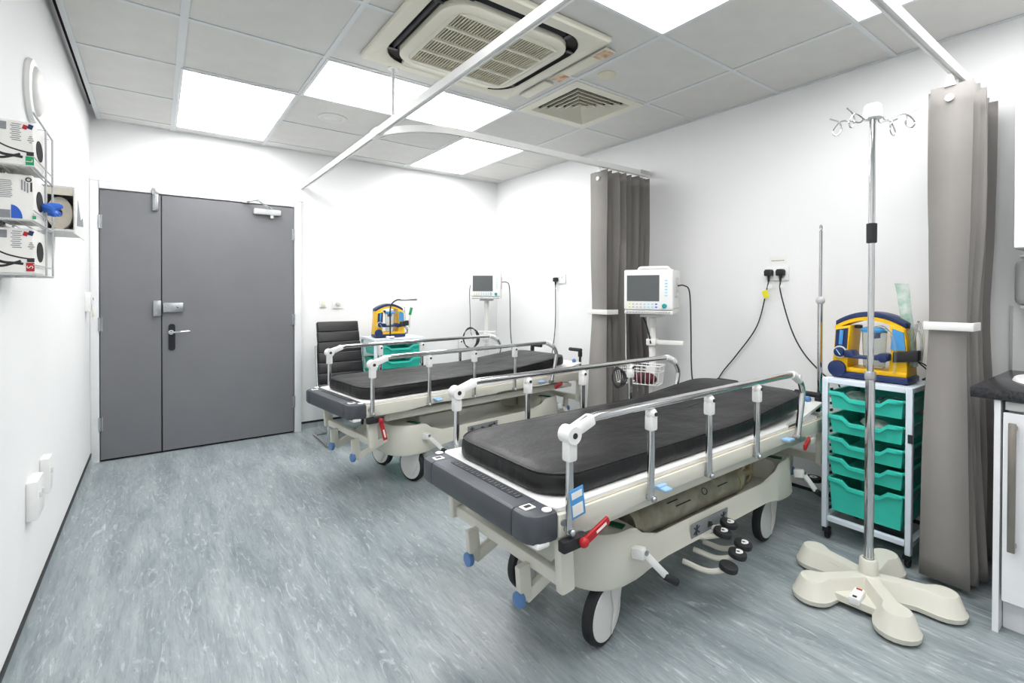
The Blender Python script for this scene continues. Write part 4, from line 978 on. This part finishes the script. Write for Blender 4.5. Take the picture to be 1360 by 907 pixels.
def glove_box(z, kind, label):
    t = thing('glove_box', label, 'glove box', (XL+.011, 2.125, z), 0, 'glove boxes in the wire rack')
    W, Lb, Hb = .082, .185, .135
    obj('carton', B().box((W/2, Lb/2, Hb/2), (W, Lb, Hb), .002, 1), 'paper', t)
    y = -.0008
    q = lambda x0, x1, z0, z1, r=0: B().box(((x0+x1)/2, y, (z0+z1)/2), (x1-x0, .001, z1-z0), rot=(0, r, 0))
    # opening on the front, towards the room
    b = B(); b.lathe([(0, 0), (1, 0), (1, .001), (0, .001)], Matrix.Translation((W+.0003, Lb*.55, Hb*.52)) @ Matrix.Rotation(PI/2, 4, 'Y') @ Matrix.Diagonal((.032, .055, 1, 1)), 24); obj('opening', b, 'void', t)
    if kind != 'blue':
        obj('barcode', q(.004, .026, .105, .128), 'print_grey', t)
        b = B(); 
        for k in range(9): b.box((.047-.003*(k % 2), y, .125-.006*k), (.02, .001, .002))
        for k in range(4): b.box((.077, y, .092-.006*k), (.006+.004*(k % 3), .001, .0025))
        obj('printed_text', b, 'print_grey', t, smooth=False)
        b = B(); b.tube(smoothpath([(-.0, y, .07), (.025, y, .056), (.05, y, .048), (.07, y, .044)], 5), .0022, 6); b.tube(smoothpath([(0, y, .04), (.02, y, .032), (.045, y, .03), (.06, y, .028)], 5), .004, 6); b.tube(smoothpath([(0, y, .02), (.02, y, .022), (.04, y, .030), (.055, y, .037)], 5), .0035, 6)
        b2 = b.bm; bmesh.ops.scale(b2, vec=(1, .2, 1), space=Matrix.Translation((0, -y, 0)), verts=b2.verts)
        obj('product_picture', b, 'print_dark', t)
        col = 'green' if kind == 'green' else 'red'
        sm = obj('size_mark', q(.066, .084, .006, .032), col, t); obj('size_stripe', q(.068, .084, .034, .046), 'print_dark', t)
        text_mesh('size_letter', 'L' if kind == 'green' else 'S', .02, 'paper', sm, Matrix.Translation((.075, y-.0008, .019)) @ Matrix.Rotation(PI/2, 4, 'X') @ Matrix.Rotation(R(90), 4, 'Z'))
        sm = obj('logo_mark', q(.060, .070, .112, .125, .3), 'red', t); obj('logo_mark', q(.071, .082, .114, .128, .3), 'navy', t)
    else:
        b = B()
        for k in range(10): b.box((.022+.0015*(k % 3), y, .115-.0055*k), (.026, .001, .0018))
        for k in range(3): b.box((.058+.006*k, y, .105-.004*k), (.003, .001, .03))
        obj('printed_text', b, 'print_grey', t, smooth=False)
        b = B(); b.lathe([(.004, 0), (.007, 0), (.007, .001), (.004, .001), (.004, 0)], Matrix.Translation((.072, y, .122)) @ Matrix.Rotation(PI/2, 4, 'X'), 20); obj('logo_ring', b, 'print_dark', t)
        b = B(); b.box((.078, y, .10), (.004, .001, .028)); obj('logo_text', b, 'print_dark', t)
        b = B(); b.prism([(.035, .004)]+[(.035+.024*math.cos(R(a)), .004+.04*math.sin(R(a))) for a in range(0, 91, 15)], -.0013, -.0004, 'y'); obj('colour_patch', b, 'blue', t)
        obj('product_picture', q(.004, .033, .004, .028), 'print_grey', t); obj('leaf_mark', q(.08, .088, .004, .014), 'green', t)
    return t
glove_box(1.315, 'red', 'white glove box with red size mark on the bottom shelf of the rack')
glove_box(1.475, 'blue', 'white glove box with blue corner patch on the middle shelf of the rack')
glove_box(1.635, 'green', 'white glove box with green size mark on the top shelf of the rack')
# blue glove poking out of the middle box
b = B(); rnd = random.Random(4)
for k in range(7):
    a = Vector((XL+.096, 2.26+.012*k, 1.535)); d = Vector((.025+.012*rnd.random(), rnd.uniform(-.02, .03), rnd.uniform(-.035, .03)))
    b.tube([a, a+d*.5, a+d], [.012, .014, .007], 8)
o = obj('nitrile_glove', b, 'glove_blue'); tag(o, 'crumpled blue glove pulled out of the middle glove box', 'glove')

# roll dispenser
rd = thing('roll_dispenser', 'white open-ended wall box holding a cream roll', 'dispenser', (XL, 2.97, 1.525))
W, Lb, Hb = .10, .36, .195
b = B(); b.box((W/2, Lb/2, .004), (W, Lb, .008)); b.box((W/2, Lb/2, Hb-.004), (W, Lb, .008)); b.box((.004, Lb/2, Hb/2), (.008, Lb, Hb-.016)); b.box((W/2, Lb-.004, Hb/2), (W-.016, .008, Hb-.016)); obj('dispenser_case', b, 'paper', rd, smooth=False)
fr = obj('front_flap', B().box((W+.003, Lb/2, Hb/2-.006), (.005, Lb+.01, Hb+.008), .001, 1), 'white_plastic', rd)
b = B(); b.prism([(.06, .03), (.30, .05), (.28, .09), (.20, .07), (.10, .15)], W+.0055, W+.0062, 'x'); obj('flap_picture', b, 'print_grey', fr)
obj('cream_band', B().box((W/2, .002, Hb-.02), (W, .003, .04)), 'gauze', rd)
o = obj('bandage_roll', B().lathe([(.018, -.05), (.075, -.05), (.075, .05), (.018, .05), (.018, -.05)], Matrix.Rotation(PI/2, 4, 'X'), 32), 'gauze', None, (XL+.05, 3.07, 1.525+.082)); bpy.data.objects[o.name].scale = (.56, 1, .95)
tag(o, 'cream bandage roll inside the white wall box', 'roll')
